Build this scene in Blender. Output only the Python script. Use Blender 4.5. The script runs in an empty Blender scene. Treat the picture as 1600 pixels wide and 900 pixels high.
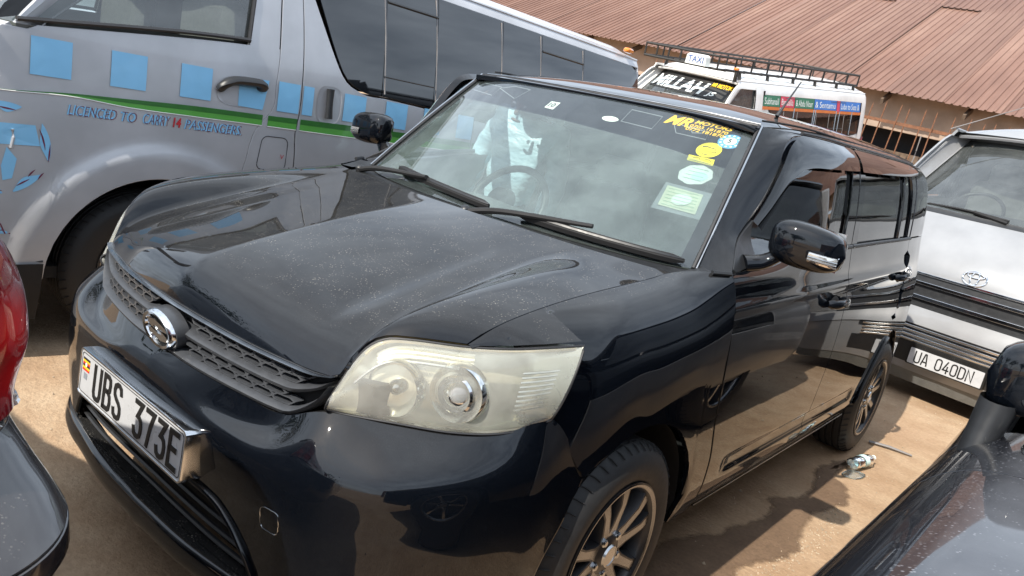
import bpy, math, random
import numpy as np
from mathutils import Vector, Matrix, Euler
random.seed(7); RNG = np.random.RandomState(7)
SC = bpy.context.scene
COL = SC.collection
R_ = math.radians

# ------------------------------------------------------------------ camera, sky, sun, exposure
cam_d = bpy.data.cameras.new('camera'); cam = bpy.data.objects.new('camera', cam_d); COL.objects.link(cam)
cam_d.sensor_width = 36.0; cam_d.lens = 1191.2 / 1600.0 * 36.0
cam_d.clip_start = 0.02; cam_d.clip_end = 3000.0
rows = np.array([[0.74966889, 0.62943651, 0.20446575], [-0.30110372, 0.04926903, 0.95231776], [0.58934973, -0.77548839, 0.22646113]])
mw = Matrix(rows.T.tolist()).to_4x4(); mw.translation = Vector((1.63015, -0.81410, 1.38686))
cam.matrix_world = mw
SC.camera = cam
SUN_EL, SUN_AZ = 47.0, 183.0            # azimuth measured clockwise from +Y
world = bpy.data.worlds.new('World'); SC.world = world; world.use_nodes = True
wn, wl = world.node_tree.nodes, world.node_tree.links
for n in list(wn): wn.remove(n)
w_out = wn.new('ShaderNodeOutputWorld'); w_bg = wn.new('ShaderNodeBackground'); w_bg.inputs['Strength'].default_value = 0.098
sky = wn.new('ShaderNodeTexSky'); sky.sky_type = 'NISHITA'; sky.sun_disc = False
sky.sun_elevation = R_(SUN_EL); sky.sun_rotation = R_(SUN_AZ); sky.dust_density = 3.0; sky.air_density = 1.0
# broken bright cloud over the whole dome
tc = wn.new('ShaderNodeTexCoord'); sepv = wn.new('ShaderNodeSeparateXYZ'); wl.new(tc.outputs['Generated'], sepv.inputs[0])
zc = wn.new('ShaderNodeMath'); zc.operation = 'MAXIMUM'; wl.new(sepv.outputs['Z'], zc.inputs[0]); zc.inputs[1].default_value = 0.0
za = wn.new('ShaderNodeMath'); za.operation = 'ADD'; wl.new(zc.outputs[0], za.inputs[0]); za.inputs[1].default_value = 0.25
dv = wn.new('ShaderNodeVectorMath'); dv.operation = 'SCALE'
inv = wn.new('ShaderNodeMath'); inv.operation = 'DIVIDE'; inv.inputs[0].default_value = 1.0; wl.new(za.outputs[0], inv.inputs[1])
wl.new(tc.outputs['Generated'], dv.inputs[0]); wl.new(inv.outputs[0], dv.inputs['Scale'])
cn = wn.new('ShaderNodeTexNoise'); cn.inputs['Scale'].default_value = 2.1; cn.inputs['Detail'].default_value = 7.0; cn.inputs['Roughness'].default_value = 0.62
wl.new(dv.outputs[0], cn.inputs['Vector'])
cr = wn.new('ShaderNodeValToRGB'); cr.color_ramp.elements[0].position = 0.36; cr.color_ramp.elements[1].position = 0.66
cr.color_ramp.elements[0].color = (0.38, 0.38, 0.38, 1); cr.color_ramp.elements[1].color = (0.85, 0.85, 0.85, 1)
wl.new(cn.outputs['Fac'], cr.inputs[0])
wm = wn.new('ShaderNodeMix'); wm.data_type = 'RGBA'
wl.new(cr.outputs[0], wm.inputs['Factor']); wl.new(sky.outputs[0], wm.inputs['A']); wm.inputs['B'].default_value = (12.2, 13.9, 16.0, 1)
wl.new(wm.outputs['Result'], w_bg.inputs['Color']); wl.new(w_bg.outputs[0], w_out.inputs[0])
sun_d = bpy.data.lights.new('sun', 'SUN'); sun = bpy.data.objects.new('sun', sun_d); COL.objects.link(sun)
sun_d.energy = 4.9; sun_d.angle = R_(0.6); sun_d.color = (1.0, 0.935, 0.83)
sdir = Vector((math.sin(R_(SUN_AZ)) * math.cos(R_(SUN_EL)), math.cos(R_(SUN_AZ)) * math.cos(R_(SUN_EL)), math.sin(R_(SUN_EL))))
sun.rotation_euler = (-sdir).to_track_quat('-Z', 'Y').to_euler()
SC.view_settings.view_transform = 'Standard'; SC.view_settings.look = 'None'; SC.view_settings.gamma = 1.0
SC.view_settings.use_curve_mapping = False; SC.view_settings.exposure = 0.5
SC.cycles.max_bounces = 10; SC.cycles.transparent_max_bounces = 16; SC.cycles.glossy_bounces = 6

# ------------------------------------------------------------------ materials
MATS = {}
def nodes(name):
    m = bpy.data.materials.new(name); m.use_nodes = True
    nt = m.node_tree; b = nt.nodes['Principled BSDF']
    MATS[name] = m
    return m, nt, b
def setp(b, **k):
    names = dict(base='Base Color', rough='Roughness', metal='Metallic', coat='Coat Weight', coat_rough='Coat Roughness', ior='IOR', spec='Specular IOR Level', trans='Transmission Weight', emit='Emission Color', emits='Emission Strength', alpha='Alpha', sheen='Sheen Weight')
    for a, v in k.items():
        if isinstance(v, tuple) and len(v) == 3: v = v + (1.0,)
        b.inputs[names[a]].default_value = v
def tex(nt, kind='Noise', scale=5.0, detail=4.0, rough=0.55, coord='Object', stretch=None):
    t = nt.nodes.new('ShaderNodeTexCoord'); n = nt.nodes.new('ShaderNodeTex' + kind)
    if 'Scale' in n.inputs: n.inputs['Scale'].default_value = scale
    if 'Detail' in n.inputs: n.inputs['Detail'].default_value = 0.0 if kind == 'Voronoi' else detail
    if 'Roughness' in n.inputs: n.inputs['Roughness'].default_value = rough
    if stretch:
        mp = nt.nodes.new('ShaderNodeMapping'); mp.inputs['Scale'].default_value = stretch
        nt.links.new(t.outputs[coord], mp.inputs[0]); nt.links.new(mp.outputs[0], n.inputs['Vector'])
    else: nt.links.new(t.outputs[coord], n.inputs['Vector'])
    return n
def ramp(nt, src, stops):
    r = nt.nodes.new('ShaderNodeValToRGB'); e = r.color_ramp.elements
    while len(e) < len(stops): e.new(0.5)
    for i, (p, c) in enumerate(stops):
        e[i].position = p
        if not isinstance(c, tuple): c = (c, c, c)
        e[i].color = c + (1.0,)
    nt.links.new(src, r.inputs[0]); return r.outputs[0]
def mixc(nt, fac, a, b):
    m = nt.nodes.new('ShaderNodeMix'); m.data_type = 'RGBA'
    for key, v in (('Factor', fac), ('A', a), ('B', b)):
        if isinstance(v, tuple): m.inputs[key].default_value = v + (1.0,) if len(v) == 3 else v
        elif isinstance(v, float): m.inputs[key].default_value = v
        else: nt.links.new(v, m.inputs[key])
    return m.outputs['Result']
def math_(nt, op, a, b):
    m = nt.nodes.new('ShaderNodeMath'); m.operation = op
    for i, v in enumerate((a, b)):
        if isinstance(v, float): m.inputs[i].default_value = v
        else: nt.links.new(v, m.inputs[i])
    return m.outputs[0]
def bump(nt, b, h, strength=0.2, dist=0.01):
    n = nt.nodes.new('ShaderNodeBump'); n.inputs['Strength'].default_value = strength; n.inputs['Distance'].default_value = dist
    nt.links.new(h, n.inputs['Height']); nt.links.new(n.outputs[0], b.inputs['Normal'])
def upmask(nt, lo=0.55, hi=0.95):
    g = nt.nodes.new('ShaderNodeNewGeometry'); s = nt.nodes.new('ShaderNodeSeparateXYZ'); nt.links.new(g.outputs['Normal'], s.inputs[0])
    return ramp(nt, s.outputs['Z'], [(lo, 0.0), (hi, 1.0)])
def flat(name, base, rough=0.5, metal=0.0, coat=0.0, var=0.12, scale=14.0, bumps=0.0, spec=0.5):
    m, nt, b = nodes(name); setp(b, rough=rough, metal=metal, coat=coat, spec=spec)
    n = tex(nt, 'Noise', scale, 5.0)
    lo = tuple(c * (1 - var) for c in base); hi = tuple(min(1, c * (1 + var)) for c in base)
    nt.links.new(ramp(nt, n.outputs['Fac'], [(0.3, lo), (0.7, hi)]), b.inputs['Base Color'])
    r = ramp(nt, n.outputs['Fac'], [(0.3, max(0.0, rough - 0.06)), (0.7, min(1.0, rough + 0.06))]); nt.links.new(r, b.inputs['Roughness'])
    if bumps: bump(nt, b, n.outputs['Fac'], bumps, 0.004)
    return m
def paint(name, base, metal=0.0, rough=0.35, dust=0.0, dustc=(0.42, 0.39, 0.34), flake=0.0, coat=1.0, peel=0.0025, specks=0.5, spec=0.5, up_=(0.55, 0.95)):
    m, nt, b = nodes(name); setp(b, rough=rough, metal=metal, coat=coat, coat_rough=0.02, base=base, spec=spec)
    big = tex(nt, 'Noise', 3.0, 4.0)
    lo = tuple(c * 0.9 for c in base); hi = tuple(c * 1.1 for c in base)
    col = ramp(nt, big.outputs['Fac'], [(0.35, lo), (0.65, hi)])
    if flake:
        v = tex(nt, 'Voronoi', 900.0); f = ramp(nt, v.outputs['Color'], [(0.55, 0.0), (0.95, 1.0)])
        col = mixc(nt, f, col, tuple(min(1.0, c + flake) for c in base))
    if dust:
        up = upmask(nt, *up_)
        film = tex(nt, 'Noise', 6.0, 6.0, 0.6)
        f1 = math_(nt, 'MULTIPLY', ramp(nt, film.outputs['Fac'], [(0.3, dust * 0.45), (0.75, dust * 1.0)]), up)
        sp = tex(nt, 'Voronoi', 150.0); spm = ramp(nt, sp.outputs['Distance'], [(0.14, 1.0), (0.36, 0.0)])
        gate = tex(nt, 'Noise', 30.0, 2.0); gm = ramp(nt, gate.outputs['Fac'], [(0.36, 0.0), (0.72, specks)])
        f2 = math_(nt, 'MULTIPLY', math_(nt, 'MULTIPLY', spm, gm), upmask(nt, 0.85, 0.97))
        fac = math_(nt, 'MAXIMUM', f1, f2)
        col = mixc(nt, fac, col, dustc)
        nt.links.new(math_(nt, 'SUBTRACT', coat, math_(nt, 'MULTIPLY', fac, 0.5)), b.inputs['Coat Weight'])
        nt.links.new(math_(nt, 'ADD', 0.018, math_(nt, 'MULTIPLY', fac, 0.14)), b.inputs['Coat Roughness'])
    nt.links.new(col, b.inputs['Base Color'])
    if peel:
        p = tex(nt, 'Noise', 2.2, 2.0); n = nt.nodes.new('ShaderNodeBump'); n.inputs['Strength'].default_value = 0.25; n.inputs['Distance'].default_value = peel
        nt.links.new(p.outputs['Fac'], n.inputs['Height']); nt.links.new(n.outputs[0], b.inputs['Coat Normal'])
    return m
def glass(name, tint=(0.8, 0.86, 0.84), ior=1.5, rough=0.0, haze=0.0, hazec=(0.5, 0.5, 0.48)):
    m, nt, b = nodes(name); nt.nodes.remove(b); out = nt.nodes['Material Output']
    t = nt.nodes.new('ShaderNodeBsdfTransparent'); t.inputs[0].default_value = tint + (1.0,)
    g = nt.nodes.new('ShaderNodeBsdfGlossy'); g.inputs['Roughness'].default_value = rough; g.inputs['Color'].default_value = (1, 1, 1, 1)
    f = nt.nodes.new('ShaderNodeFresnel'); f.inputs['IOR'].default_value = ior
    base = t.outputs[0]
    if haze:
        d = nt.nodes.new('ShaderNodeBsdfDiffuse'); n = tex(nt, 'Noise', 7.0, 6.0, 0.65)
        nt.links.new(ramp(nt, n.outputs['Fac'], [(0.3, tuple(c * 0.8 for c in hazec)), (0.7, hazec)]), d.inputs[0])
        mh = nt.nodes.new('ShaderNodeMixShader'); nt.links.new(ramp(nt, n.outputs['Fac'], [(0.3, haze * 0.7), (0.7, haze * 1.2)]), mh.inputs[0])
        nt.links.new(base, mh.inputs[1]); nt.links.new(d.outputs[0], mh.inputs[2]); base = mh.outputs[0]
    mx = nt.nodes.new('ShaderNodeMixShader'); nt.links.new(f.outputs[0], mx.inputs[0]); nt.links.new(base, mx.inputs[1]); nt.links.new(g.outputs[0], mx.inputs[2])
    nt.links.new(mx.outputs[0], out.inputs[0])
    return m

paint('black_paint', (0.0020, 0.0030, 0.0052), rough=0.4, dust=0.06, flake=0.004, spec=0.0, specks=0.36)
paint('silver_paint', (0.46, 0.465, 0.485), metal=0.2, rough=0.38, dust=0.10, coat=0.6, peel=0.003, specks=0.2)
paint('white_paint', (0.70, 0.70, 0.69), rough=0.4, dust=0.25, coat=0.7, peel=0.003, specks=0.3)
paint('pearl_paint', (0.27, 0.275, 0.285), metal=0.2, rough=0.35, dust=0.12, coat=0.8, peel=0.003, specks=0.2)
paint('grey_black_paint', (0.006, 0.0065, 0.009), rough=0.35, dustc=(0.40, 0.41, 0.45), dust=0.26, coat=0.8, up_=(0.95, 0.995), flake=0.006, specks=0.5, spec=0.06)  # dust limited to flat faces also paints in the sky's grey sheen
paint('maroon_black_paint', (0.012, 0.009, 0.010), rough=0.25, dust=0.05)
flat('black_plastic', (0.018, 0.019, 0.021), 0.42, scale=40, bumps=0.05)
flat('grille_plastic', (0.045, 0.048, 0.054), 0.36, scale=40)
flat('matt_black', (0.010, 0.010, 0.011), 0.8)
flat('dark_glass', (0.004, 0.005, 0.007), 0.02, coat=1.0, var=0.05)
flat('rubber', (0.017, 0.017, 0.018), 0.62, scale=60, bumps=0.15)
flat('seal_rubber', (0.02, 0.02, 0.022), 0.5)
flat('chrome', (0.66, 0.67, 0.68), 0.13, metal=1.0, var=0.05)
flat('dull_chrome', (0.45, 0.46, 0.47), 0.22, metal=1.0, var=0.1)
flat('machined_alloy', (0.27, 0.28, 0.30), 0.24, metal=1.0, var=0.1)
flat('dark_alloy', (0.035, 0.036, 0.04), 0.32, metal=0.5)
flat('white_plate', (0.50, 0.51, 0.53), 0.3, var=0.06, coat=0.4)
flat('plate_black', (0.012, 0.012, 0.012), 0.45)
flat('headlamp_bowl', (0.80, 0.79, 0.68), 0.30, metal=0.6, var=0.06)
flat('reflector_silver', (0.82, 0.82, 0.78), 0.10, metal=1.0, var=0.06)
flat('amber_trim', (0.62, 0.47, 0.20), 0.4)
flat('interior_grey', (0.16, 0.165, 0.16), 0.75, bumps=0.1)
flat('interior_beige', (0.42, 0.38, 0.29), 0.8)
flat('dash_plastic', (0.14, 0.155, 0.15), 0.6, bumps=0.1)
flat('seat_cloth', (0.20, 0.20, 0.19), 0.9, scale=60, bumps=0.2)
flat('headliner', (0.32, 0.32, 0.30), 0.9)
flat('sticker_yellow', (0.85, 0.72, 0.02), 0.45); flat('sticker_orange', (0.90, 0.55, 0.015), 0.45)
flat('sticker_white', (0.74, 0.78, 0.75), 0.5); flat('sticker_blue', (0.10, 0.34, 0.62), 0.45); flat('sticker_cream', (0.60, 0.62, 0.48), 0.5)
flat('sticker_pale', (0.55, 0.74, 0.74), 0.5); flat('ink_black', (0.02, 0.02, 0.02), 0.5); flat('ink_blue', (0.03, 0.09, 0.30), 0.5)
flat('residue', (0.22, 0.24, 0.27), 0.6); flat('pale_green_ink', (0.30, 0.50, 0.36), 0.5)
flat('flag_red', (0.62, 0.03, 0.02), 0.5); flat('flag_yellow', (0.85, 0.55, 0.02), 0.5)
flat('sky_blue_paint', (0.23, 0.52, 0.77), 0.4, coat=0.4, var=0.03); flat('green_paint', (0.10, 0.36, 0.06), 0.4, coat=0.4, var=0.04); flat('dark_green_paint', (0.03, 0.15, 0.025), 0.4, coat=0.4)
flat('maroon_ink', (0.14, 0.015, 0.05), 0.5); flat('red_ink', (0.45, 0.02, 0.03), 0.5)
flat('sign_green', (0.03, 0.16, 0.09), 0.5); flat('sign_red', (0.55, 0.05, 0.09), 0.5); flat('sign_blue', (0.04, 0.17, 0.52), 0.5)
flat('orange_strip', (0.55, 0.15, 0.03), 0.5); flat('rack_black', (0.02, 0.018, 0.016), 0.6, bumps=0.1)
flat('skin', (0.10, 0.05, 0.03), 0.55); flat('hair', (0.008, 0.007, 0.006), 0.8, bumps=0.4); flat('shoe', (0.015, 0.012, 0.01), 0.4)
flat('trouser', (0.02, 0.022, 0.03), 0.85)
m, nt, b = nodes('shirt'); setp(b, rough=0.42, sheen=0.3)
nn = tex(nt, 'Noise', 9.0, 3.0, stretch=(1, 1, 2.2)); nt.links.new(ramp(nt, nn.outputs['Fac'], [(0.3, (0.29, 0.46, 0.53)), (0.7, (0.38, 0.56, 0.62))]), b.inputs['Base Color'])
bump(nt, b, nn.outputs['Fac'], 0.6, 0.03)
glass('windscreen_glass', (0.86, 0.93, 0.91), 1.9, haze=0.05, hazec=(0.38, 0.47, 0.48))
glass('painted_glare', (0.92, 0.96, 0.96), 1.01, haze=0.31, hazec=(0.36, 0.41, 0.42))  # pale diffuse colour standing in for glare on the windscreen
glass('sunstrip_glass', (0.16, 0.17, 0.21), 1.02, haze=0.30, hazec=(0.03, 0.035, 0.05))
glass('side_glass', (0.45, 0.48, 0.46), 1.7)
glass('tinted_glass', (0.10, 0.11, 0.12), 1.7)
glass('van_glass', (0.55, 0.60, 0.58), 1.8, haze=0.16, hazec=(0.34, 0.37, 0.37))  # haze paints a pale sky reflection into the panes
glass('visor_acrylic', (0.06, 0.055, 0.05), 1.6)
glass('lamp_lens', (0.98, 0.97, 0.90), 1.42, haze=0.29, hazec=(0.84, 0.84, 0.77))
glass('clear_lens', (0.93, 0.94, 0.95), 1.45, haze=0.2, hazec=(0.8, 0.8, 0.8))
glass('bottle_plastic', (0.86, 0.93, 0.95), 1.35, haze=0.10, hazec=(0.7, 0.8, 0.85))
m, nt, b = nodes('tail_red'); setp(b, base=(0.42, 0.006, 0.012), rough=0.08, coat=1.0); nn = tex(nt, 'Voronoi', 9.0); nt.links.new(ramp(nt, nn.outputs['Distance'], [(0.1, (0.62, 0.02, 0.02)), (0.55, (0.17, 0.003, 0.006))]), b.inputs['Base Color'])
# tyre tread / ground / corrugated iron / rust / bark / leaves
m, nt, b = nodes('ground_dirt'); setp(b, rough=0.92, spec=0.25)
n1 = tex(nt, 'Noise', 0.9, 8.0, 0.65); n2 = tex(nt, 'Noise', 55.0, 4.0, 0.7); n3 = tex(nt, 'Noise', 4.5, 7.0, 0.7)
c1 = ramp(nt, n1.outputs['Fac'], [(0.32, (0.36, 0.235, 0.145)), (0.5, (0.44, 0.31, 0.20)), (0.7, (0.50, 0.385, 0.265))])
c2 = mixc(nt, ramp(nt, n3.outputs['Fac'], [(0.42, 0.0), (0.62, 0.55)]), c1, (0.30, 0.19, 0.11))
c3 = mixc(nt, ramp(nt, n2.outputs['Fac'], [(0.35, 0.35), (0.6, 0.0)]), c2, (0.20, 0.13, 0.08))
nt.links.new(c3, b.inputs['Base Color'])
hh = math_(nt, 'ADD', n2.outputs['Fac'], math_(nt, 'MULTIPLY', n3.outputs['Fac'], 2.0)); bump(nt, b, hh, 0.55, 0.012)
m, nt, b = nodes('wet_dirt'); setp(b, rough=0.75, spec=0.3)
atn = nt.nodes.new('ShaderNodeAttribute'); atn.attribute_name = 'edge'; n9 = tex(nt, 'Noise', 26.0, 6.0, 0.7); al = nt.nodes.new('ShaderNodeMath'); al.operation = 'MULTIPLY_ADD'; nt.links.new(n9.outputs['Fac'], al.inputs[0]); al.inputs[1].default_value = 0.9; nt.links.new(atn.outputs['Fac'], al.inputs[2])
nt.links.new(ramp(nt, al.outputs[0], [(0.50, 0.0), (1.0, 0.85)]), b.inputs['Alpha'])
n1 = tex(nt, 'Noise', 6.0, 8.0, 0.7); n2 = tex(nt, 'Noise', 70.0, 4.0, 0.7)
nt.links.new(mixc(nt, ramp(nt, n2.outputs['Fac'], [(0.35, 0.4), (0.6, 0.0)]), ramp(nt, n1.outputs['Fac'], [(0.3, (0.150, 0.096, 0.060)), (0.7, (0.225, 0.146, 0.092))]), (0.06, 0.04, 0.028)), b.inputs['Base Color'])
bump(nt, b, math_(nt, 'ADD', n1.outputs['Fac'], n2.outputs['Fac']), 0.5, 0.01)
flat('pebble', (0.42, 0.34, 0.25), 0.9, var=0.4, scale=30)
m, nt, b = nodes('roof_iron'); setp(b, rough=0.55, spec=0.35)
n1 = tex(nt, 'Noise', 1.3, 7.0, 0.62, stretch=(1.0, 0.18, 0.18)); n2 = tex(nt, 'Noise', 14.0, 5.0, 0.7, stretch=(1.0, 0.4, 0.4)); n3 = tex(nt, 'Voronoi', 1.7)
col = ramp(nt, n1.outputs['Fac'], [(0.30, (0.125, 0.062, 0.043)), (0.5, (0.180, 0.096, 0.068)), (0.7, (0.240, 0.142, 0.104))])
col = mixc(nt, ramp(nt, n2.outputs['Fac'], [(0.55, 0.0), (0.75, 0.6)]), col, (0.13, 0.065, 0.045))
oi = nt.nodes.new('ShaderNodeObjectInfo'); col = mixc(nt, ramp(nt, oi.outputs['Random'], [(0.0, 0.0), (1.0, 0.30)]), col, (0.11, 0.065, 0.05))
nt.links.new(col, b.inputs['Base Color']); bump(nt, b, n2.outputs['Fac'], 0.15, 0.005)
flat('rust', (0.16, 0.07, 0.035), 0.85, var=0.35, scale=25, bumps=0.3)
flat('plaster', (0.33, 0.25, 0.195), 0.9, var=0.2, scale=3, bumps=0.2)
flat('dark_opening', (0.012, 0.012, 0.014), 0.9)
flat('bark', (0.12, 0.085, 0.06), 0.95, var=0.3, bumps=0.5)
flat('leaf', (0.055, 0.09, 0.03), 0.6, var=0.4, scale=1.2)
flat('stick', (0.20, 0.19, 0.19), 0.6)
flat('amber_lens', (0.75, 0.22, 0.02), 0.15, coat=1.0)

# ------------------------------------------------------------------ mesh helpers
V3 = lambda *a: np.array(a, float)
def curve(pts, n, closed=False, lin=False):
    """smooth curve through pts resampled to n points at equal arc length"""
    p = np.asarray(pts, float)
    if len(p) == 2 or lin:
        d = np.r_[0, np.cumsum(np.linalg.norm(np.diff(p, axis=0), axis=1))]
        s = np.linspace(0, d[-1], n)
        return np.stack([np.interp(s, d, p[:, i]) for i in range(p.shape[1])], 1)
    t = np.r_[0, np.cumsum(np.sqrt(np.linalg.norm(np.diff(p, axis=0), axis=1)) + 1e-9)]
    f = hermite(t, p, np.linspace(0, t[-1], max(200, n * 4)))
    d = np.r_[0, np.cumsum(np.linalg.norm(np.diff(f, axis=0), axis=1))]
    s = np.linspace(0, d[-1], n)
    return np.stack([np.interp(s, d, f[:, i]) for i in range(p.shape[1])], 1)
def hermite(t, p, q):
    t = np.asarray(t, float); p = np.asarray(p, float); one = p.ndim == 1
    if one: p = p[:, None]
    h = np.diff(t)[:, None]; s = np.diff(p, axis=0) / h
    m = np.empty_like(p); m[0] = s[0]; m[-1] = s[-1]
    if len(t) > 2: m[1:-1] = (s[:-1] * h[1:] + s[1:] * h[:-1]) / (h[1:] + h[:-1])
    q = np.asarray(q, float); sh = q.shape; q = q.ravel()
    i = np.clip(np.searchsorted(t, q, side='right') - 1, 0, len(t) - 2)
    u = np.clip((q - t[i]) / (t[i + 1] - t[i]), 0, 1)[:, None]; hh = h[i]
    r = (2*u**3-3*u**2+1)*p[i] + (u**3-2*u**2+u)*hh*m[i] + (-2*u**3+3*u**2)*p[i+1] + (u**3-u**2)*hh*m[i+1]
    return r[:, 0].reshape(sh) if one else r
def F1(xs, ys):
    xs = np.array(xs, float); ys = np.array(ys, float)
    return lambda q: hermite(xs, ys, np.clip(q, xs[0], xs[-1]))
def surf(rows_, nv, nu):
    """smooth sheet through a net of control rows -> (nv,nu,3)"""
    rr = [np.asarray(r, float) for r in rows_]
    k = len(rr[0])
    net = np.stack(rr)                                        # (v,k,3)
    tu = np.r_[0, np.cumsum(np.mean(np.linalg.norm(np.diff(net, axis=1), axis=2), axis=0))]
    tv = np.r_[0, np.cumsum(np.mean(np.linalg.norm(np.diff(net, axis=0), axis=2), axis=1))]
    A = np.stack([hermite(tu, net[i], np.linspace(0, tu[-1], nu)) for i in range(len(rr))])
    return np.stack([hermite(tv, A[:, j], np.linspace(0, tv[-1], nv)) for j in range(nu)], 1)
def coons(bot, top, left, right):
    n = len(bot); m_ = len(left); u = np.linspace(0, 1, n)[None, :, None]; v = np.linspace(0, 1, m_)[:, None, None]
    return (1-v)*bot[None] + v*top[None] + (1-u)*left[:, None] + u*right[:, None] - ((1-u)*(1-v)*bot[0] + u*(1-v)*bot[-1] + (1-u)*v*top[0] + u*v*top[-1])
def ruled(a, b, n):
    t = np.linspace(0, 1, n)[:, None, None]; return (1 - t) * a[None] + t * b[None]

class MB:
    def __init__(s): s.v = []; s.f = []; s.m = []; s.n = 0
    def add(s, v, f, mi=0):
        v = np.asarray(v, float).reshape(-1, 3); s.v.append(v); s.f += [tuple(i + s.n for i in q) for q in f]; s.m += [mi] * len(f); s.n += len(v); return s
    def grid(s, P, flip=False, wrap=False, mi=0):
        n, k = P.shape[:2]; f = []
        kk = k if wrap else k - 1
        for i in range(n - 1):
            for j in range(kk):
                q = (i*k+j, i*k+(j+1) % k, (i+1)*k+(j+1) % k, (i+1)*k+j); f.append(q[::-1] if flip else q)
        return s.add(P, f, mi)
    def gridmask(s, P, keep, flip=False):
        n, k = P.shape[:2]; f = []
        for i in range(n - 1):
            for j in range(k - 1):
                if keep[i, j]: q = (i*k+j, i*k+j+1, (i+1)*k+j+1, (i+1)*k+j); f.append(q[::-1] if flip else q)
        return s.add(P, f)
    def box(s, c, d, rot=None, mi=0, bev=0.0):
        c = np.array(c, float); d = np.array(d, float) / 2
        if bev <= 0:
            v = np.array([[x, y, z] for x in (-1, 1) for y in (-1, 1) for z in (-1, 1)], float) * d
            f = [(0,1,3,2), (4,6,7,5), (0,4,5,1), (2,3,7,6), (0,2,6,4), (1,5,7,3)]
        else:
            b = min(bev, d.min() * 0.9); v = []; f = []
            for ax in range(3):
                o = [a for a in range(3) if a != ax]
                for sg in (-1, 1):
                    base = len(v)
                    for a_, b_ in ((-1,-1), (1,-1), (1,1), (-1,1)):
                        p = np.zeros(3); p[ax] = sg * d[ax]; p[o[0]] = a_ * (d[o[0]] - b); p[o[1]] = b_ * (d[o[1]] - b); v.append(p)
                    q = [base, base+1, base+2, base+3]; 
                    if (sg > 0) != (ax != 1): q = q[::-1]
                    f.append(tuple(q))
            v = np.array(v)
            idx = {}
            for i, p in enumerate(v): idx.setdefault(tuple(np.sign(p)), []).append(i)
            for k_, l in idx.items():
                a, b2, c2 = l[:3]; nrm = np.cross(v[b2] - v[a], v[c2] - v[a]); f.append((a, b2, c2) if nrm @ np.array(k_) > 0 else (a, c2, b2))
            for ax in range(3):
                o = [a for a in range(3) if a != ax]
                for s0 in (-1, 1):
                    for s1 in (-1, 1):
                        k0 = np.zeros(3); k0[o[0]] = s0; k0[o[1]] = s1
                        ka = k0.copy(); ka[ax] = -1; kb = k0.copy(); kb[ax] = 1
                        la = [i for i in idx[tuple(ka)] if abs(abs(v[i][o[0]]) - d[o[0]]) < 1e-9 or abs(abs(v[i][o[1]]) - d[o[1]]) < 1e-9]
                        lb = [i for i in idx[tuple(kb)] if abs(abs(v[i][o[0]]) - d[o[0]]) < 1e-9 or abs(abs(v[i][o[1]]) - d[o[1]]) < 1e-9]
                        q = [la[0], la[1], lb[1], lb[0]]; nrm = np.cross(v[q[1]] - v[q[0]], v[q[2]] - v[q[0]])
                        f.append(tuple(q) if nrm @ k0 > 0 else tuple(q[::-1]))
        if rot is not None: v = v @ np.array(rot).T
        return s.add(v + c, f, mi)
    def tube(s, path, r, n=8, cap=True, mi=0, flat_=1.0, up=(0, 0, 1)):
        P = np.asarray(path, float); k = len(P); rr = np.full(k, r) if np.isscalar(r) else np.asarray(r, float)
        t = np.gradient(P, axis=0); t /= np.linalg.norm(t, axis=1)[:, None] + 1e-12
        ref = np.array(up, float); rings = []
        for i in range(k):
            a = np.cross(t[i], ref)
            if np.linalg.norm(a) < 1e-4: a = np.cross(t[i], [1.0, 0.0, 0.0])
            a /= np.linalg.norm(a); b = np.cross(a, t[i])
            an = np.linspace(0, 2*np.pi, n, endpoint=False)
            rings.append(P[i] + rr[i] * (np.cos(an)[:, None] * a + np.sin(an)[:, None] * b * flat_))
        b0 = s.n; s.grid(np.stack(rings), wrap=True, mi=mi, flip=True)
        if cap:
            s.f.append(tuple(b0 + j for j in range(n))); s.m.append(mi)
            s.f.append(tuple(b0 + (k-1)*n + j for j in reversed(range(n)))); s.m.append(mi)
        return s
    def lathe(s, prof, n, origin, axis, mi=0, a0=0.0, a1=2*np.pi):
        """prof: (r, h) pairs, h along axis"""
        ax = np.array(axis, float); ax /= np.linalg.norm(ax)
        a = np.cross(ax, [0, 0, 1.0]); 
        if np.linalg.norm(a) < 1e-6: a = np.array([1.0, 0, 0])
        a /= np.linalg.norm(a); b = np.cross(ax, a)
        full = abs(a1 - a0 - 2*np.pi) < 1e-6
        an = np.linspace(a0, a1, n, endpoint=not full)
        P = np.stack([np.array(origin) + h*ax + r*(np.cos(an)[:, None]*a + np.sin(an)[:, None]*b) for r, h in prof])
        return s.grid(P, wrap=full, mi=mi, flip=True)
    def prism(s, outline, depth, xf=None, mi=0):
        """outline: 2-D polygon (u,v); xf maps (u,v,w) arrays (n,3)->(n,3); extruded from w=0 to w=depth"""
        o = np.asarray(outline, float); n = len(o)
        ar = 0.5*np.sum(o[:, 0]*np.roll(o[:, 1], -1) - np.roll(o[:, 0], -1)*o[:, 1])
        if ar < 0: o = o[::-1]
        v = np.r_[np.c_[o, np.zeros(n)], np.c_[o, np.full(n, depth)]]
        if xf is not None: v = xf(v)
        f = [tuple(range(n, 2*n)), tuple(reversed(range(n)))] + [(i, (i+1) % n, n+(i+1) % n, n+i) for i in range(n)]
        return s.add(v, f, mi)

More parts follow.
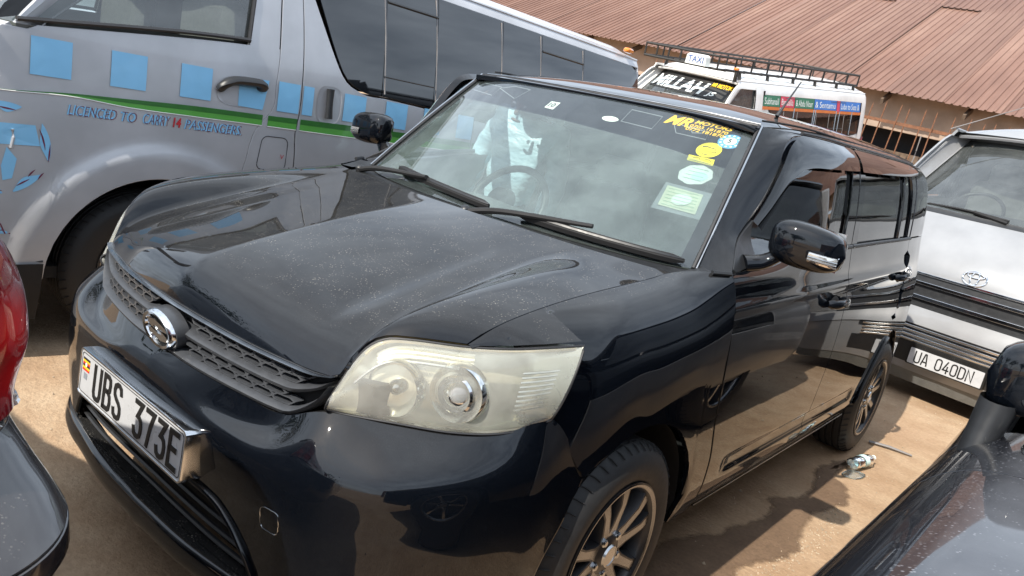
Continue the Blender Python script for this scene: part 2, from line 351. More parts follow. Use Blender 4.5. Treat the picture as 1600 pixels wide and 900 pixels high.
def make(name, mb, mat, parent=None, smooth=40.0, label=None):
    me = bpy.data.meshes.new(name)
    v = np.concatenate(mb.v) if mb.v else np.zeros((0, 3))
    off = Vector((0, 0, 0))
    p = parent
    base = np.zeros(3)
    while p is not None:
        if '_b' in p: base = np.array(p['_b']); break
        p = p.parent
    v = v - base
    me.from_pydata(v.tolist(), [], mb.f)
    mats = mat if isinstance(mat, (list, tuple)) else [mat]
    for q in mats: me.materials.append(MATS[q])
    if len(mats) > 1: me.polygons.foreach_set('material_index', mb.m)
    me.validate(); me.update()
    if smooth:
        me.polygons.foreach_set('use_smooth', [True] * len(me.polygons))
        me.set_sharp_from_angle(angle=R_(smooth))
    o = bpy.data.objects.new(name, me); COL.objects.link(o)
    if parent is not None: o.parent = parent
    if label: o['label'] = label
    return o
def thing(name, label, cat, base=(0, 0, 0), rot=None, group=None):
    """Empty at the thing's base.  Its parts are written in the coordinates of the thing's own design frame, whose origin is base."""
    o = bpy.data.objects.new(name, None); COL.objects.link(o); o.location = base
    o['label'] = label; o['category'] = cat
    if group: o['group'] = group
    if rot is not None: o.rotation_euler = rot
    o.empty_display_size = 0.1
    return o
def tag(o, label, cat, group=None):
    o['label'] = label; o['category'] = cat
    if group: o['group'] = group
    return o
def normals(P):
    du = np.gradient(P, axis=1); dv_ = np.gradient(P, axis=0); n = np.cross(du, dv_); return n / (np.linalg.norm(n, axis=2)[..., None] + 1e-12)
def panel(mb, P, out, gap=0.0035, lip=0.002, depth=0.014, sides='lrbt', mi=0):
    """sheet-metal panel: P (n,m,3) pulled back from its neighbours by gap, with a rounded turned-in edge"""
    P = P.copy()
    def pull(a, b): d = b - a; L = np.linalg.norm(d, axis=-1)[..., None]; return a + d / (L + 1e-12) * np.minimum(gap, L * 0.45)
    if 'b' in sides: P[0] = pull(P[0], P[1])
    if 't' in sides: P[-1] = pull(P[-1], P[-2])
    if 'l' in sides: P[:, 0] = pull(P[:, 0], P[:, 1])
    if 'r' in sides: P[:, -1] = pull(P[:, -1], P[:, -2])
    N = normals(P); out = np.asarray(out, float)
    flip = np.mean((N * out).sum(-1)) < 0
    if flip: N = -N
    mb.grid(P, flip=flip, mi=mi)
    n, k = P.shape[:2]
    loop = [(0, j) for j in range(k)] + [(i, k-1) for i in range(1, n)] + [(n-1, j) for j in range(k-2, -1, -1)] + [(i, 0) for i in range(n-2, 0, -1)]
    inner = [(min(max(i, 1), n-2), min(max(j, 1), k-2)) for i, j in loop]
    b = np.array([P[q] for q in loop]); nn_ = np.array([N[q] for q in loop]); ii = np.array([P[q] for q in inner])
    d = b - ii; d -= nn_ * (d * nn_).sum(-1)[:, None]; d /= np.linalg.norm(d, axis=1)[:, None] + 1e-9
    r1 = b + d * lip * 0.7 - nn_ * lip * 0.3; r2 = b + d * lip - nn_ * lip; r3 = b + d * lip - nn_ * depth
    mb.grid(np.stack([b, r1, r2, r3]), wrap=True, flip=not flip, mi=mi)
    return P
MX = np.array([-1.0, 1, 1])
def mir(P): return (np.asarray(P) * MX)
# ================================================================== ground
def ground_h(x, y):
    x = np.asarray(x, float); y = np.asarray(y, float)
    k = np.clip((y - 7.5)/1.0, 0, None); ramp_ = .119 * (np.sqrt((y-5.7)**2 + .2) + (y-5.7)) / 2
    sx_ = 1/(1 + np.exp((x + .9)/.35))
    return np.minimum(ramp_, 1.1) * sx_
xs = np.r_[[-900, -300, -120, -60, -30, -18], np.linspace(-12, 12, 97), [18, 30, 60, 120, 300, 900]]
ys = np.r_[[-900, -300, -120, -60, -30, -18], np.linspace(-10, 24, 137), [30, 60, 120, 300, 900]]
X, Y = np.meshgrid(xs, ys); Zg = ground_h(X, Y)
mb = MB(); mb.grid(np.stack([X, Y, Zg], -1)); gnd = make('ground', mb, 'ground_dirt'); gnd['kind'] = 'structure'; gnd['label'] = 'bare tan earth yard under the parked vehicles'
def blob(name, pts, z, m_, rough_=.05, n=160):
    c = curve(np.r_[pts, pts[:1]], n+1)[:-1]; j = np.zeros(n)
    for m2, a in ((9, 1.0), (23, .7), (57, .5), (120, .35)):
        kx = np.linspace(0, m2, n, endpoint=False); rv = RNG.normal(0, 1, m2); i0 = kx.astype(int) % m2; fr = kx - np.floor(kx); fr = fr*fr*(3 - 2*fr); j += a*(rv[i0]*(1 - fr) + rv[(i0 + 1) % m2]*fr)
    t = np.roll(c, -1, 0) - np.roll(c, 1, 0); nr = np.stack([t[:, 1], -t[:, 0]], 1); nr /= np.linalg.norm(nr, axis=1)[:, None]
    c = c + nr * (j * rough_ * .35)[:, None]
    sg_ = np.sign(np.sum(c[:, 0]*np.roll(c[:, 1], -1) - np.roll(c[:, 0], -1)*c[:, 1])); inn = c - nr*.055*sg_; mb = MB()
    mb.grid(np.stack([np.c_[c, np.full(n, z)], np.c_[inn, np.full(n, z)]]), wrap=True); bmesh_ = __import__('bmesh'); bm = bmesh_.new()
    vo = [bm.verts.new((a, b_, z)) for a, b_ in c]; vi = [bm.verts.new((a, b_, z)) for a, b_ in inn]
    for k2 in range(n): bm.faces.new([vo[k2], vo[(k2+1) % n], vi[(k2+1) % n], vi[k2]])
    f = bm.faces.new(vi); bmesh_.ops.triangulate(bm, faces=[f]); bmesh_.ops.recalc_face_normals(bm, faces=bm.faces)
    me = bpy.data.meshes.new(name); bm.to_mesh(me); bm.free(); me.materials.append(MATS[m_]); at_ = me.attributes.new('edge', 'FLOAT', 'POINT'); at_.data.foreach_set('value', [0.0]*n + [1.0]*n)
    o = bpy.data.objects.new(name, me); COL.objects.link(o); o['kind'] = 'structure'
    if me.polygons[0].normal.z < 0: me.flip_normals()
    return o
# ================================================================== black box-shaped wagon (the subject); design frame = world: front at y=0, its left side +x
hero = thing('parked_car', 'glossy black boxy five-door car with plate UBS 373E and hazy headlights', 'car')
fW = F1([.40, .45, .54, .62, .85, 1.15, 1.8, 2.35, 2.8, 3.4, 3.8, 4.0, 4.1, 4.16, 4.19], [.785, .80, .825, .848, .865, .868, .869, .868, .866, .855, .825, .80, .775, .735, .67])
fP = F1([.20, .25, .30, .36, .45, .6, .78, .88, .95, 1.02, 1.08, 1.14, 1.30, 1.43, 1.48, 1.54], [-.09, -.055, -.03, -.012, -.003, 0, -.003, -.011, -.022, -.037, -.048, -.058, -.08, -.112, -.135, -.2])
sm = lambda t: np.clip(t, 0, 1)**2 * (3 - 2*np.clip(t, 0, 1))
def S(y, z): return fW(y) + fP(z) - .06*sm((2.15 - np.asarray(y, float))/.75)*sm((np.asarray(z, float) - 1.03)/.14)
def on_side(yz, off=0.0):
    yz = np.asarray(yz, float); return np.stack([S(yz[..., 0], yz[..., 1]) + off, yz[..., 0], yz[..., 1]], -1)
def nose(x):
    return np.interp(np.abs(x), [0, .25, .515, .66, .77, .82, .848, .862, .868], [.05, .068, .13, .24, .37, .48, .62, .85, 1.2])
ARC = (0.870, 0.315, 0.375); ARR = (3.45, 0.315, 0.375)
def both(fn):
    """call fn(s) for the left (+1) and right (-1) half of the car"""
    return [fn(1), fn(-1)]
def sd(P, s): return P if s > 0 else mir(P)

# ---- bonnet
front_half = [(0, .066, .796), (.012, .066, .796), (.142, .075, .793), (.282, .092, .789), (.393, .115, .787), (.47, .132, .788), (.512, .147, .795), (.524, .168, .842), (.541, .188, .876), (.563, .210, .894), (.60, .238, .902), (.688, .320, .909)]
fh = curve(front_half, 40)
seam = curve([(.688, .320, .909), (.697, .357, .934), (.70, .433, .957), (.702, .54, .978), (.705, .66, .996), (.71, .79, 1.012), (.716, .94, 1.028), (.724, 1.063, 1.047)], 40)
rear_half = curve([(0, .868, 1.068), (.155, .872, 1.068), (.389, .905, 1.064), (.581, .962, 1.058), (.724, 1.063, 1.047)], 40)
cen = curve([(0, .066, .796), (0, .078, .838), (0, .112, .880), (0, .20, .922), (0, .35, .964), (0, .6, 1.02), (0, .868, 1.068)], 40)
H = coons(fh, rear_half, cen, seam)
yy = H[..., 1]; xx = H[..., 0]
sm = lambda t: np.clip(t, 0, 1)**2 * (3 - 2*np.clip(t, 0, 1))
fade = sm((yy - .12) / .22) * sm((.84 - yy) / .52)
xc = .40 - .02 * (yy - .2)
rise = -(1 - sm((xx - xc + .02) / .04)) * np.clip(xx / .40, 0, 1)**1.5
H[..., 2] += .012 * rise * fade
full = np.concatenate([mir(H)[:, :0:-1], H], 1)
mb = MB(); panel(mb, full, (0, 0, 1), gap=.004)
bonnet = make('bonnet', mb, 'black_paint', hero, smooth=50)

# ---- front bumper
T = [(0,.047,.683),(.15,.052,.683),(.31,.074,.684),(.42,.10,.683),(.515,.131,.722),(.62,.212,.724),(.71,.301,.723),(.775,.385,.734),(.817,.486,.763),(.846,.632,.600)]
A1 = [(0,.030,.655),(.15,.034,.652),(.31,.056,.646),(.42,.082,.655),(.52,.113,.700),(.62,.185,.706),(.71,.270,.706),(.78,.365,.71),(.827,.475,.715),(.850,.615,.58)]
A2 = [(0,.014,.61),(.15,.016,.61),(.30,.025,.61),(.43,.042,.615),(.53,.068,.63),(.62,.112,.635),(.71,.178,.64),(.79,.295,.645),(.838,.455,.63),(.853,.592,.555)]
A3 = [(0,.014,.53),(.15,.016,.53),(.30,.022,.53),(.43,.036,.53),(.53,.058,.53),(.62,.098,.53),(.71,.163,.53),(.79,.28,.53),(.842,.445,.53),(.857,.566,.51)]
A4 = [(0,.032,.45),(.15,.032,.45),(.30,.036,.45),(.43,.048,.45),(.53,.064,.45),(.62,.100,.45),(.71,.167,.45),(.79,.285,.45),(.842,.445,.45),(.856,.525,.44)]
A5 = [(0,.05,.30),(.15,.05,.30),(.30,.055,.30),(.43,.068,.30),(.53,.082,.30),(.62,.115,.30),(.71,.18,.30),(.785,.30,.30),(.832,.435,.30),(.846,.492,.30)]
net = surf([T, A1, A2, A3, A4, A5], 40, 70)
full = np.concatenate([mir(net)[:, :0:-1], net], 1)
zc0 = .25*(full[:-1, :-1, 2] + full[1:, :-1, 2] + full[:-1, 1:, 2] + full[1:, 1:, 2]); ax0 = np.abs(.5*(full[:-1, :-1, 0] + full[:-1, 1:, 0]))
open_top = lambda x: .452 - .15*(np.maximum(0, np.abs(x) - .27)/.19)**2.2
hole = (zc0 < open_top(ax0)) & (ax0 < .46)
bum = MB(); bum.gridmask(full, ~hole, flip=True)
for e_, dd in ((full[0], (0, .016, 0)), (full[:, 0], (0, .004, 0)), (full[:, -1], (0, .004, 0)), (full[-1], (0, .02, 0))):
    bum.grid(np.stack([e_, e_ + V3(*dd)]))
LT = [(0,.024,.292),(.23,.032,.292),(.382,.053,.292),(.5,.073,.292),(.6,.104,.292),(.68,.15,.292),(.75,.222,.292),(.80,.325,.292),(.832,.43,.292),(.846,.492,.30)]
LM = [(0,.016,.268),(.23,.024,.268),(.382,.044,.268),(.5,.063,.268),(.6,.094,.266),(.68,.142,.264),(.75,.218,.262),(.80,.322,.262),(.832,.43,.265),(.846,.492,.275)]
LL = [(0,.026,.225),(.23,.036,.225),(.382,.056,.225),(.5,.07,.225),(.6,.098,.222),(.68,.146,.22),(.745,.222,.22),(.795,.325,.222),(.826,.43,.225),(.84,.50,.23)]
LB = [(0,.066,.195),(.23,.076,.195),(.38,.09,.195),(.5,.098,.195),(.6,.122,.192),(.67,.168,.19),(.73,.235,.19),(.78,.33,.192),(.812,.43,.195),(.825,.50,.20)]
LI = [(0,.075,.300),(.23,.082,.300),(.382,.10,.300),(.5,.115,.300),(.6,.13,.298),(.67,.17,.298),(.74,.24,.298),(.79,.33,.297),(.825,.43,.297),(.84,.495,.302)]
lip = surf([LI, LT, LM, LL, LB], 26, 60)
full = np.concatenate([mir(lip)[:, :0:-1], lip], 1); panel(bum, full, (0, -1, 0), gap=.0, sides='')
bumper = make('front_bumper', bum, 'black_paint', hero, smooth=50)
# lower intake behind the opening
mb = MB()
B0 = [(x, y + .05, z) for x, y, z in A4[:5]]; B1 = [(x, y + .06, .29) for x, y, z in A5[:5]]
mb.add([(s_*.462, .07 + dy_, z_) for s_ in (1, -1) for dy_, z_ in ((0, .46), (.09, .46), (.09, .28), (0, .28))], [(0, 1, 2, 3), (4, 5, 6, 7)])
g = surf([B0, B1], 4, 24); full = np.concatenate([mir(g)[:, :0:-1], g], 1); mb.grid(full)
mb.grid(ruled(curve([(x, y + .004, z + .004) for x, y, z in A4[:5]], 24), curve(B0, 24), 3)); mb.grid(mir(ruled(curve([(x, y+.004, z+.004) for x, y, z in A4[:5]], 24), curve(B0, 24), 3)))
intake = make('lower_intake', mb, 'matt_black', bumper)
for k in range(4):
    z = .425 - .034 * k
    p = curve([(x, y + .02 + .004 * k, z) for x, y, _ in A4[:5]], 20); p = np.concatenate([mir(p)[:0:-1], p])
    mb = MB(); mb.tube(p, .007, 6, flat_=.8); make('slat', mb, 'black_plastic', bumper)
OPENING_EDGE = True
# towing-eye cover
fx = np.array([S_ for S_ in A3]); 
def bump_pt(x, z):
    g = surf([T, A1, A2, A3, A4], 40, 120); d = (g[..., 0] - x)**2 + (g[..., 2] - z)**2; i = np.unravel_index(d.argmin(), d.shape); return g[i]
gB = surf([T, A1, A2, A3, A4, A5], 50, 160)
def bump_xyz(x, z, off):
    d = (gB[..., 0] - x)**2 + (gB[..., 2] - z)**2; i = np.unravel_index(d.argmin(), d.shape)
    n = normals(gB)[i]; n = n if n[1] < 0 else -n
    return V3(x, gB[i][1] + (0), z) + n * off
for s_ in (1, -1):
    xe0 = np.r_[np.linspace(0, .40, 16), np.linspace(.41, .452, 12)]; q = np.array([bump_xyz(x_, open_top(x_), .002) for x_ in xe0]); q = curve(q[::2], 40); mb = MB(); mb.tube(sd(q, s_), .0085, 8, flat_=.8); make('opening_lip', mb, 'black_paint', bumper, smooth=60)
ring = []
for a in np.linspace(0, 2*np.pi, 33)[:-1]:
    c_, s_ = np.cos(a), np.sin(a); r = .0265 / (abs(c_)**4 + abs(s_)**4)**.25
    ring.append(bump_xyz(.492 + c_*r*.95, .487 + s_*r, .0012))
ring = np.array(ring)
mb = MB(); mb.tube(np.r_[ring, ring[:1]], .0012, 5, cap=False); make('tow_cover_gap', mb, 'dull_chrome', bumper)
mb = MB(); cpt = ring.mean(0); mb.add(np.r_[[cpt + V3(0, -.0012, 0)], ring * .93 + cpt * .07], [(0, i+1, (i+1) % 32 + 1) for i in range(32)]); make('tow_cover', mb, 'black_paint', bumper)

# ---- grille
mb = MB()
gt = curve(front_half[:7], 40); gb = curve([(0,.047,.690),(.139,.050,.689),(.313,.073,.689),(.40,.093,.688),(.44,.105,.692),(.492,.128,.735),(.510,.140,.775)], 40)
back = ruled(gb + V3(0, .045, .004), gt + V3(0, .045, -.004), 4); full = np.concatenate([mir(back)[:, :0:-1], back], 1); mb.grid(full, flip=True)
grille = make('grille', mb, 'matt_black', hero)
def gl(t, d=0.0):
    """curve across the grille at height fraction t (0 bottom, 1 top)"""
    p = (1-t)*gb + t*gt; p = p + V3(0, d, 0); return np.concatenate([mir(p)[:0:-1], p])
def bar(name, t0, t1, d0, d1, m, prt=grille):
    mb = MB(); a = gl(t0, d0); b_ = gl(t1, d1); c_ = gl((t0+t1)/2, min(d0, d1) - .006)
    e0 = gl(t0, d0 + .03); e1 = gl(t1, d1 + .03)
    mb.grid(np.stack([e0, a, c_, b_, e1])); return make(name, mb, m, prt, smooth=60)
bar('top_trim', .90, 1.02, -.002, .004, 'grille_plastic'); bar('trim_line', .965, 1.0, -.008, -.004, 'dull_chrome')
bar('slat', .43, .60, .002, .006, 'grille_plastic'); bar('slat', -.02, .13, -.002, .0, 'grille_plastic')
mb = MB()
def gp(x, t, d):
    p = (1-t)*gb + t*gt; y = np.interp(abs(x), p[:, 0], p[:, 1]); z = np.interp(abs(x), p[:, 0], p[:, 2]); return V3(x, y + d, z)
def hexring(x, t, w, h):
    o = []; q = []; e = []
    for a, b_ in ((-1, 0), (-.6, 1), (.6, 1), (1, 0), (.6, -1), (-.6, -1)):
        o.append(gp(x + a*w, t + b_*h, .006)); q.append(gp(x + a*w*.80, t + b_*h*.74, .006)); e.append(gp(x + a*w*.74, t + b_*h*.66, .034))
    mb.grid(np.stack([np.array([p + V3(0, .02, 0) for p in o]), np.array(o), np.array(q), np.array(e)]), wrap=True, flip=False)
for t0, hh_ in ((.835, .062), (.685, .062), (.355, .058), (.215, .058)):
    odd = t0 in (.685, .215)
    for i in range(-9, 10):
        x = i * .054 + (.027 if odd else 0)
        lim = .455 if t0 > .5 else .425
        if abs(x) < lim and abs(x) > .088: hexring(x, t0, .0325, hh_ + .018)
make('grille_mesh', mb, 'grille_plastic', grille, smooth=30)['kind'] = 'stuff'
# round emblem: chrome ring with a stylised S bar over a dark disc
EO = V3(.012, .050, .734); EA = V3(0, -1, -.16)
def emx(mb): mb.v[0][:, 0] = EO[0] + (mb.v[0][:, 0] - EO[0])*1.36; mb.v[0][:, 2] = EO[2] + (mb.v[0][:, 2] - EO[2])*.88; return mb
mb = MB(); mb.lathe([(.055, -.02), (.055, .012), (.050, .016)], 32, EO, EA); emx(mb); emb = make('emblem', mb, 'grille_plastic', grille)
mb = MB(); mb.lathe([(.0375, .012), (.041, .024), (.0475, .026), (.0525, .020), (.054, .010)], 40, EO, EA); emx(mb); make('ring', mb, 'chrome', emb)
mb = MB(); mb.lathe([(.0001, .014), (.042, .014)], 32, EO, EA); emx(mb); make('disc', mb, 'matt_black', emb)
def em(v): return EO + V3(1.25, 0, 0)*v[:, :1] + V3(0, -.14, .88)*v[:, 1:2] + V3(0, -1, -.16)/1.0127*(v[:, 2:3] + .012)
for sgn in (1, -1):
    mb = MB(); mb.prism(np.array([(-.034, .020), (-.010, .026), (.030, .017), (.036, .006), (.020, .004), (.0, .009), (-.016, .006), (-.006, -.002), (-.022, .001), (-.036, .008)]) * sgn, .010, em); make('mark', mb, 'chrome', emb, smooth=0)
mb = MB(); mb.prism([(-.02, .006), (.0, .010), (.022, -.004), (.018, -.009), (0, -.010), (-.022, .002)], .007, em); make('mark', mb, 'dull_chrome', emb, smooth=0)

# ---- headlamps
hl_low = [(.513,.131,.727),(.549,.157,.7265),(.62,.212,.729),(.71,.301,.728),(.768,.372,.736),(.801,.445,.750),(.817,.486,.767)]
hl_up = [(.515,.140,.760),(.521,.153,.791),(.532,.172,.838),(.547,.190,.872),(.567,.212,.890),(.601,.239,.898),(.688,.320,.905),(.744,.388,.913),(.787,.46,.923),(.821,.541,.931)]
lo = curve(hl_low, 46); up = curve(hl_up, 46)
def headlamp(s):
    P = ruled(lo, up, 18)
    N = normals(P); N = N * np.sign((N * V3(.3, -1, .1)).sum(-1))[..., None]
    w = np.sin(np.linspace(0, np.pi, 18))[:, None, None]**.6
    P = P + N * .015 * w
    mb = MB(); panel(mb, sd(P, s), (s*.4, -1, .1), gap=.003, lip=.003, depth=.01)
    # keep the lens sheet itself single for clean transparency
    hm = MB(); b_ = P - N * .055 * np.minimum(1, 2.2 * np.sin(np.linspace(0, np.pi, 46))[None, :, None]); hm.grid(sd(b_, s))
    rim = np.concatenate([P[0], P[:, -1], P[-1][::-1], P[::-1, 0]]); rin = np.concatenate([b_[0], b_[:, -1], b_[-1][::-1], b_[::-1, 0]])
    hm.grid(np.stack([sd(rim - V3(0, 0, 0), s) + V3(0, .004, 0), sd(rin, s)]))
    root = make('headlight', hm, 'headlamp_bowl', hero)
    make('lens', mb, 'lamp_lens', root, smooth=60)
    ax = V3(.28 * s, -1, .02)
    def bowl(c, r, proj):
        c = V3(c[0]*s, c[1], c[2]); m2 = MB()
        m2.lathe([(r*.35, -.035), (r*.8, -.012), (r, .012), (r*1.04, .02), (r*1.10, .012), (r*1.1, -.01)], 40, c, ax); make('reflector', m2, 'reflector_silver', root)
        m2 = MB()
        if proj:
            m2.lathe([(r*.66, -.015), (r*.70, .022), (r*.62, .026), (r*.58, .012)], 36, c, ax); make('projector_ring', m2, 'chrome', root)
            m2 = MB(); m2.lathe([(r*.58, .006), (r*.5, .022), (r*.34, .034), (r*.16, .04), (.0001, .042)], 32, c, ax); make('projector', m2, 'clear_lens', root)
            m2 = MB(); m2.lathe([(r*.6, -.01), (.0001, -.012)], 24, c, ax); make('projector_back', m2, 'dull_chrome', root)
        else:
            m2.lathe([(.016, -.035), (.016, .008), (.010, .016), (.0001, .019)], 20, c, ax); make('bulb_shield', m2, 'dull_chrome', root)
    bowl((.690, .325, .805), .058, True); bowl((.590, .243, .79), .056, False)
    m2 = MB()
    for k in range(3):
        a = up[10 + 0] * .86 + lo[10] * .14; q = np.stack([up[i] * (.88 - .055*k) + lo[i] * (.12 + .055*k) for i in range(9, 26)]) + V3(0, .028, 0); m2.tube(sd(q, s), .005, 6)
    make('indicator_bar', m2, 'headlamp_bowl', root)
    m2 = MB(); q = np.stack([up[i] * .72 + lo[i] * .28 for i in range(4, 24)]) + V3(0, .022, 0); m2.tube(sd(q, s), .0035, 6); make('divider', m2, 'reflector_silver', root)
    m2 = MB(); q = up[8:-2] * .975 + lo[8:-2] * .025 + V3(0, .010, 0); m2.tube(sd(q, s), .0055, 6); make('top_edge', m2, 'amber_trim', root)
    m2 = MB()
    for k in range(9):
        i = 39 - k * 1; f = .25 + .055 * k
        m2.tube(sd(np.stack([(1-f)*lo[i0] + f*up[i0] for i0 in range(34, 44)]) + V3(0, .022, 0), s), .0028, 5)
    make('side_reflector', m2, 'reflector_silver', root)
    m2 = MB(); rim2 = np.concatenate([lo, P[1:-1, -1], up[::-1], P[-2:0:-1, 0]]); m2.tube(sd(np.r_[rim2, rim2[:1]], s) + V3(0, .001, 0), .0028, 6, cap=False); make('edge_seal', m2, 'seal_rubber', root)
both(headlamp)

# ---- front fender: columns run from the bottom edge up over the shoulder to the bonnet seam
arc = lambda A, a0, a1, n: np.stack([A[0] - A[2]*np.cos(np.linspace(a0, a1, n)), A[1] + A[2]*np.sin(np.linspace(a0, a1, n))], 1)
topf = curve([tuple(seam[0])] + [tuple(seam[i]) for i in (4, 9, 14, 19, 24, 29, 34, 39)] + [(.748, 1.13, 1.056), (.785, 1.20, 1.062), (.812, 1.245, 1.062)], 200)
hl_top = np.array([(.688,.320,.910),(.744,.388,.918),(.787,.46,.928),(.821,.541,.937)])
NUP, NLO, YC = 26, 34, .545
y_s1 = F1([.28, .33, .47, .63, .83, .96, 1.065], [1.375, 1.372, 1.355, 1.30, 1.27, 1.262, 1.25])
ycol = np.r_[np.linspace(.322, .544, 16), np.linspace(.546, 1.02, 40), np.linspace(1.025, 1.25, 46)]
def fcol(yT):
    Tp = V3(*[np.interp(yT, topf[:, 1], topf[:, i]) for i in range(3)]); k = float(np.interp(yT, [.545, .75, 1.0, 1.25], [.34, .20, .0, .0])); wr = float(sm((yT - .95)/.30))
    zm = Tp[2] - .25
    zs = np.linspace(.275, zm, 120); ys = yT - k*np.maximum(0, .937 - zs) + wr*(y_s1(zs) - 1.2595)*(zs < 1.0); ys = np.maximum(ys, .40); lowp = np.stack([S(ys, zs), ys, zs], 1)
    M0 = lowp[-1]; h = Tp[2] - M0[2]; w = max(M0[0] - Tp[0], .01); t = np.linspace(0, 1, 160)[1:, None]; dy = Tp[1] - M0[1]
    P1 = M0 + V3(-.003, dy*.6, h*.60); P2 = Tp + V3(w*.62, -dy*.15, -.020)
    bz = (1-t)**3*M0 + 3*(1-t)**2*t*P1 + 3*(1-t)*t*t*P2 + t**3*Tp
    Q = np.r_[lowp, bz]; y, z = Q[:, 1], Q[:, 2]
    zsplit = float(np.interp(yT, hl_top[:, 1], hl_top[:, 2])) if yT < YC else .937
    zsplit = min(zsplit, Tp[2] - .004)
    bad = (np.hypot(y - ARC[0], z - ARC[1]) < ARC[2]) | ((y < .632) & (z < .768 - 1.175*(y - .489)))
    bad |= (z < .50) & (y < ARC[0])
    i = np.where(bad)[0]; i0_ = i[-1] + 1 if len(i) else 0
    if yT < YC: i0_ = int(np.searchsorted(z, zsplit - .06))
    js_ = int(np.searchsorted(z, zsplit)); js_ = min(max(js_, i0_ + 3), len(Q) - 4)
    # exact crossing point at the split height
    f = (zsplit - z[js_-1])/(z[js_] - z[js_-1] + 1e-9); X = Q[js_-1]*(1-f) + Q[js_]*f
    lo_ = curve(np.r_[Q[i0_:js_], [X]], NLO, lin=True); up_ = curve(np.r_[[X], Q[js_:]], NUP, lin=True)
    if yT < YC: tgt = V3(*[np.interp(yT, hl_top[:, 1], hl_top[:, k2]) for k2 in range(3)]); up_ = up_ + (tgt - X)*(np.linspace(1, 0, NUP)[:, None])**2
    return np.r_[lo_, up_[1:]]
fend = np.stack([fcol(y) for y in ycol], 1)
dsh = fend[NLO-1, 15] - fend[NLO-1, 16]                       # ease the tip of the lamp cut-out into the main sheet
for j in range(16, 34): fend[:, j] += (dsh*V3(1, 0, 0))[None] * (1 - (j - 16)/18)**2 * np.exp(-((np.arange(fend.shape[0]) - (NLO-1))/9.)**2)[:, None]
for _ in range(4): fend[1:-1, 17:-1] = .5*fend[1:-1, 17:-1] + .25*(fend[1:-1, 16:-2] + fend[1:-1, 18:])
keep = np.ones((fend.shape[0] - 1, fend.shape[1] - 1), bool); keep[:NLO-1, :16] = False
def fender(s):
    mb = MB(); mb.gridmask(sd(fend, s), keep, flip=(s > 0)); o = make('front_fender', mb, 'black_paint', hero, smooth=60)
    N = normals(fend); N = N*np.sign((N*V3(1, 0, .3)).sum(-1))[..., None]
    mb = MB()
    for idx in ([(fend.shape[0]-1, j) for j in range(fend.shape[1])], [(i, fend.shape[1]-1) for i in range(fend.shape[0])], [(0, j) for j in range(16, fend.shape[1])], [(i, 16) for i in range(NLO)], [(NLO-1, j) for j in range(17)]):
        e_ = np.array([fend[q] for q in idx]); n_e = np.array([N[q] for q in idx]); n_e = n_e*0 + V3(1, 0, 0) if idx[0] == (0, 16) else n_e; mb.grid(sd(np.stack([e_, e_ - n_e*.016]), s))
    make('fender_edge', mb, 'black_paint', o, smooth=30); return o
both(fender)
# wheel-arch liners
def liners(s):
    for A in (ARC, ARR):
        p = arc(A, -.02, np.pi + .02, 40); mb = MB()
        r = np.stack([np.c_[np.full(40, x), A[0] + (p[:, 0]-A[0])*k, A[1] + (p[:, 1]-A[1])*k] for x, k in ((.835, 1.0), (.80, 1.04), (.55, 1.04))]); mb.grid(sd(r, s))
        mb.add(sd(np.r_[r[2], [[.55, A[0], A[1]]]], s), [(i, i+1, 40) for i in range(39)]); make('wheel_arch_liner', mb, 'matt_black', hero)
both(liners)

# ---- doors
y_s1 = F1([.28, .33, .47, .63, .83, .96, 1.065], [1.375, 1.372, 1.355, 1.30, 1.27, 1.262, 1.25])
y_s2 = F1([.28, .36, .47, .66, .9, 1.2], [2.29, 2.29, 2.30, 2.34, 2.375, 2.385])
y_s3 = F1([.28, .36, .45, .55, .65, .8, 1.0, 1.2], [3.04, 3.055, 3.10, 3.17, 3.27, 3.37, 3.44, 3.45])
belt = F1([1.2, 1.25, 1.6, 2.37, 3.0, 3.45, 4.2], [1.062, 1.064, 1.095, 1.130, 1.150, 1.160, 1.165])
Z0 = .345
def door_grid(y0, y1, n=34, k=84):
    t = np.linspace(0, 1, k); u = np.linspace(0, 1, n); P = np.zeros((k, n, 3))
    for j, uu in enumerate(u):
        zt = belt((1-uu)*y0(1.1) + uu*y1(1.1))
        zs = Z0 + (zt - Z0) * t
        ys = (1-uu)*y0(zs) + uu*y1(zs)
        x = S(ys, zs)
        # pressed-in lower band along the sill
        x = x - .009 * sm((.462 - zs)/.014) * sm((zs - .392)/.014) * sm((ys - 1.47)/.05) * sm((2.97 - ys)/.05)
        x = x + .006 * np.exp(-((zs - .965 - .05*(ys-1.3)/2.2)/.018)**2)
        P[:, j] = np.stack([x, ys, zs], 1)
    return P
apl = [(1.250, 1.064), (1.33, 1.12), (1.42, 1.19), (1.516, 1.27), (1.60, 1.365), (1.67, 1.455), (1.727, 1.481), (1.814, 1.494)]   # door-top / A-pillar line
gut = [(1.814, 1.494), (2.434, 1.508), (2.89, 1.516), (3.46, 1.520), (3.62, 1.505)]
win_f = [(1.40, 1.10), (1.455, 1.225), (1.54, 1.335), (1.63, 1.41), (1.73, 1.447), (1.85, 1.455), (2.27, 1.462), (2.275, 1.135), (1.75, 1.115)]
def strip(a, b_, off0, off1, n, k=3):
    A = curve(a, n, lin=len(a) < 3); B = curve(b_, n, lin=len(b_) < 3)
    return ruled(on_side(A, off0), on_side(B, off1), k)
def refine_side(P, off): return np.stack([S(P[..., 1], P[..., 2]) + off, P[..., 1], P[..., 2]], -1)
door_objs = {}
OPEN = R_(16); HINGE = V3(-.80, 1.27, 0)
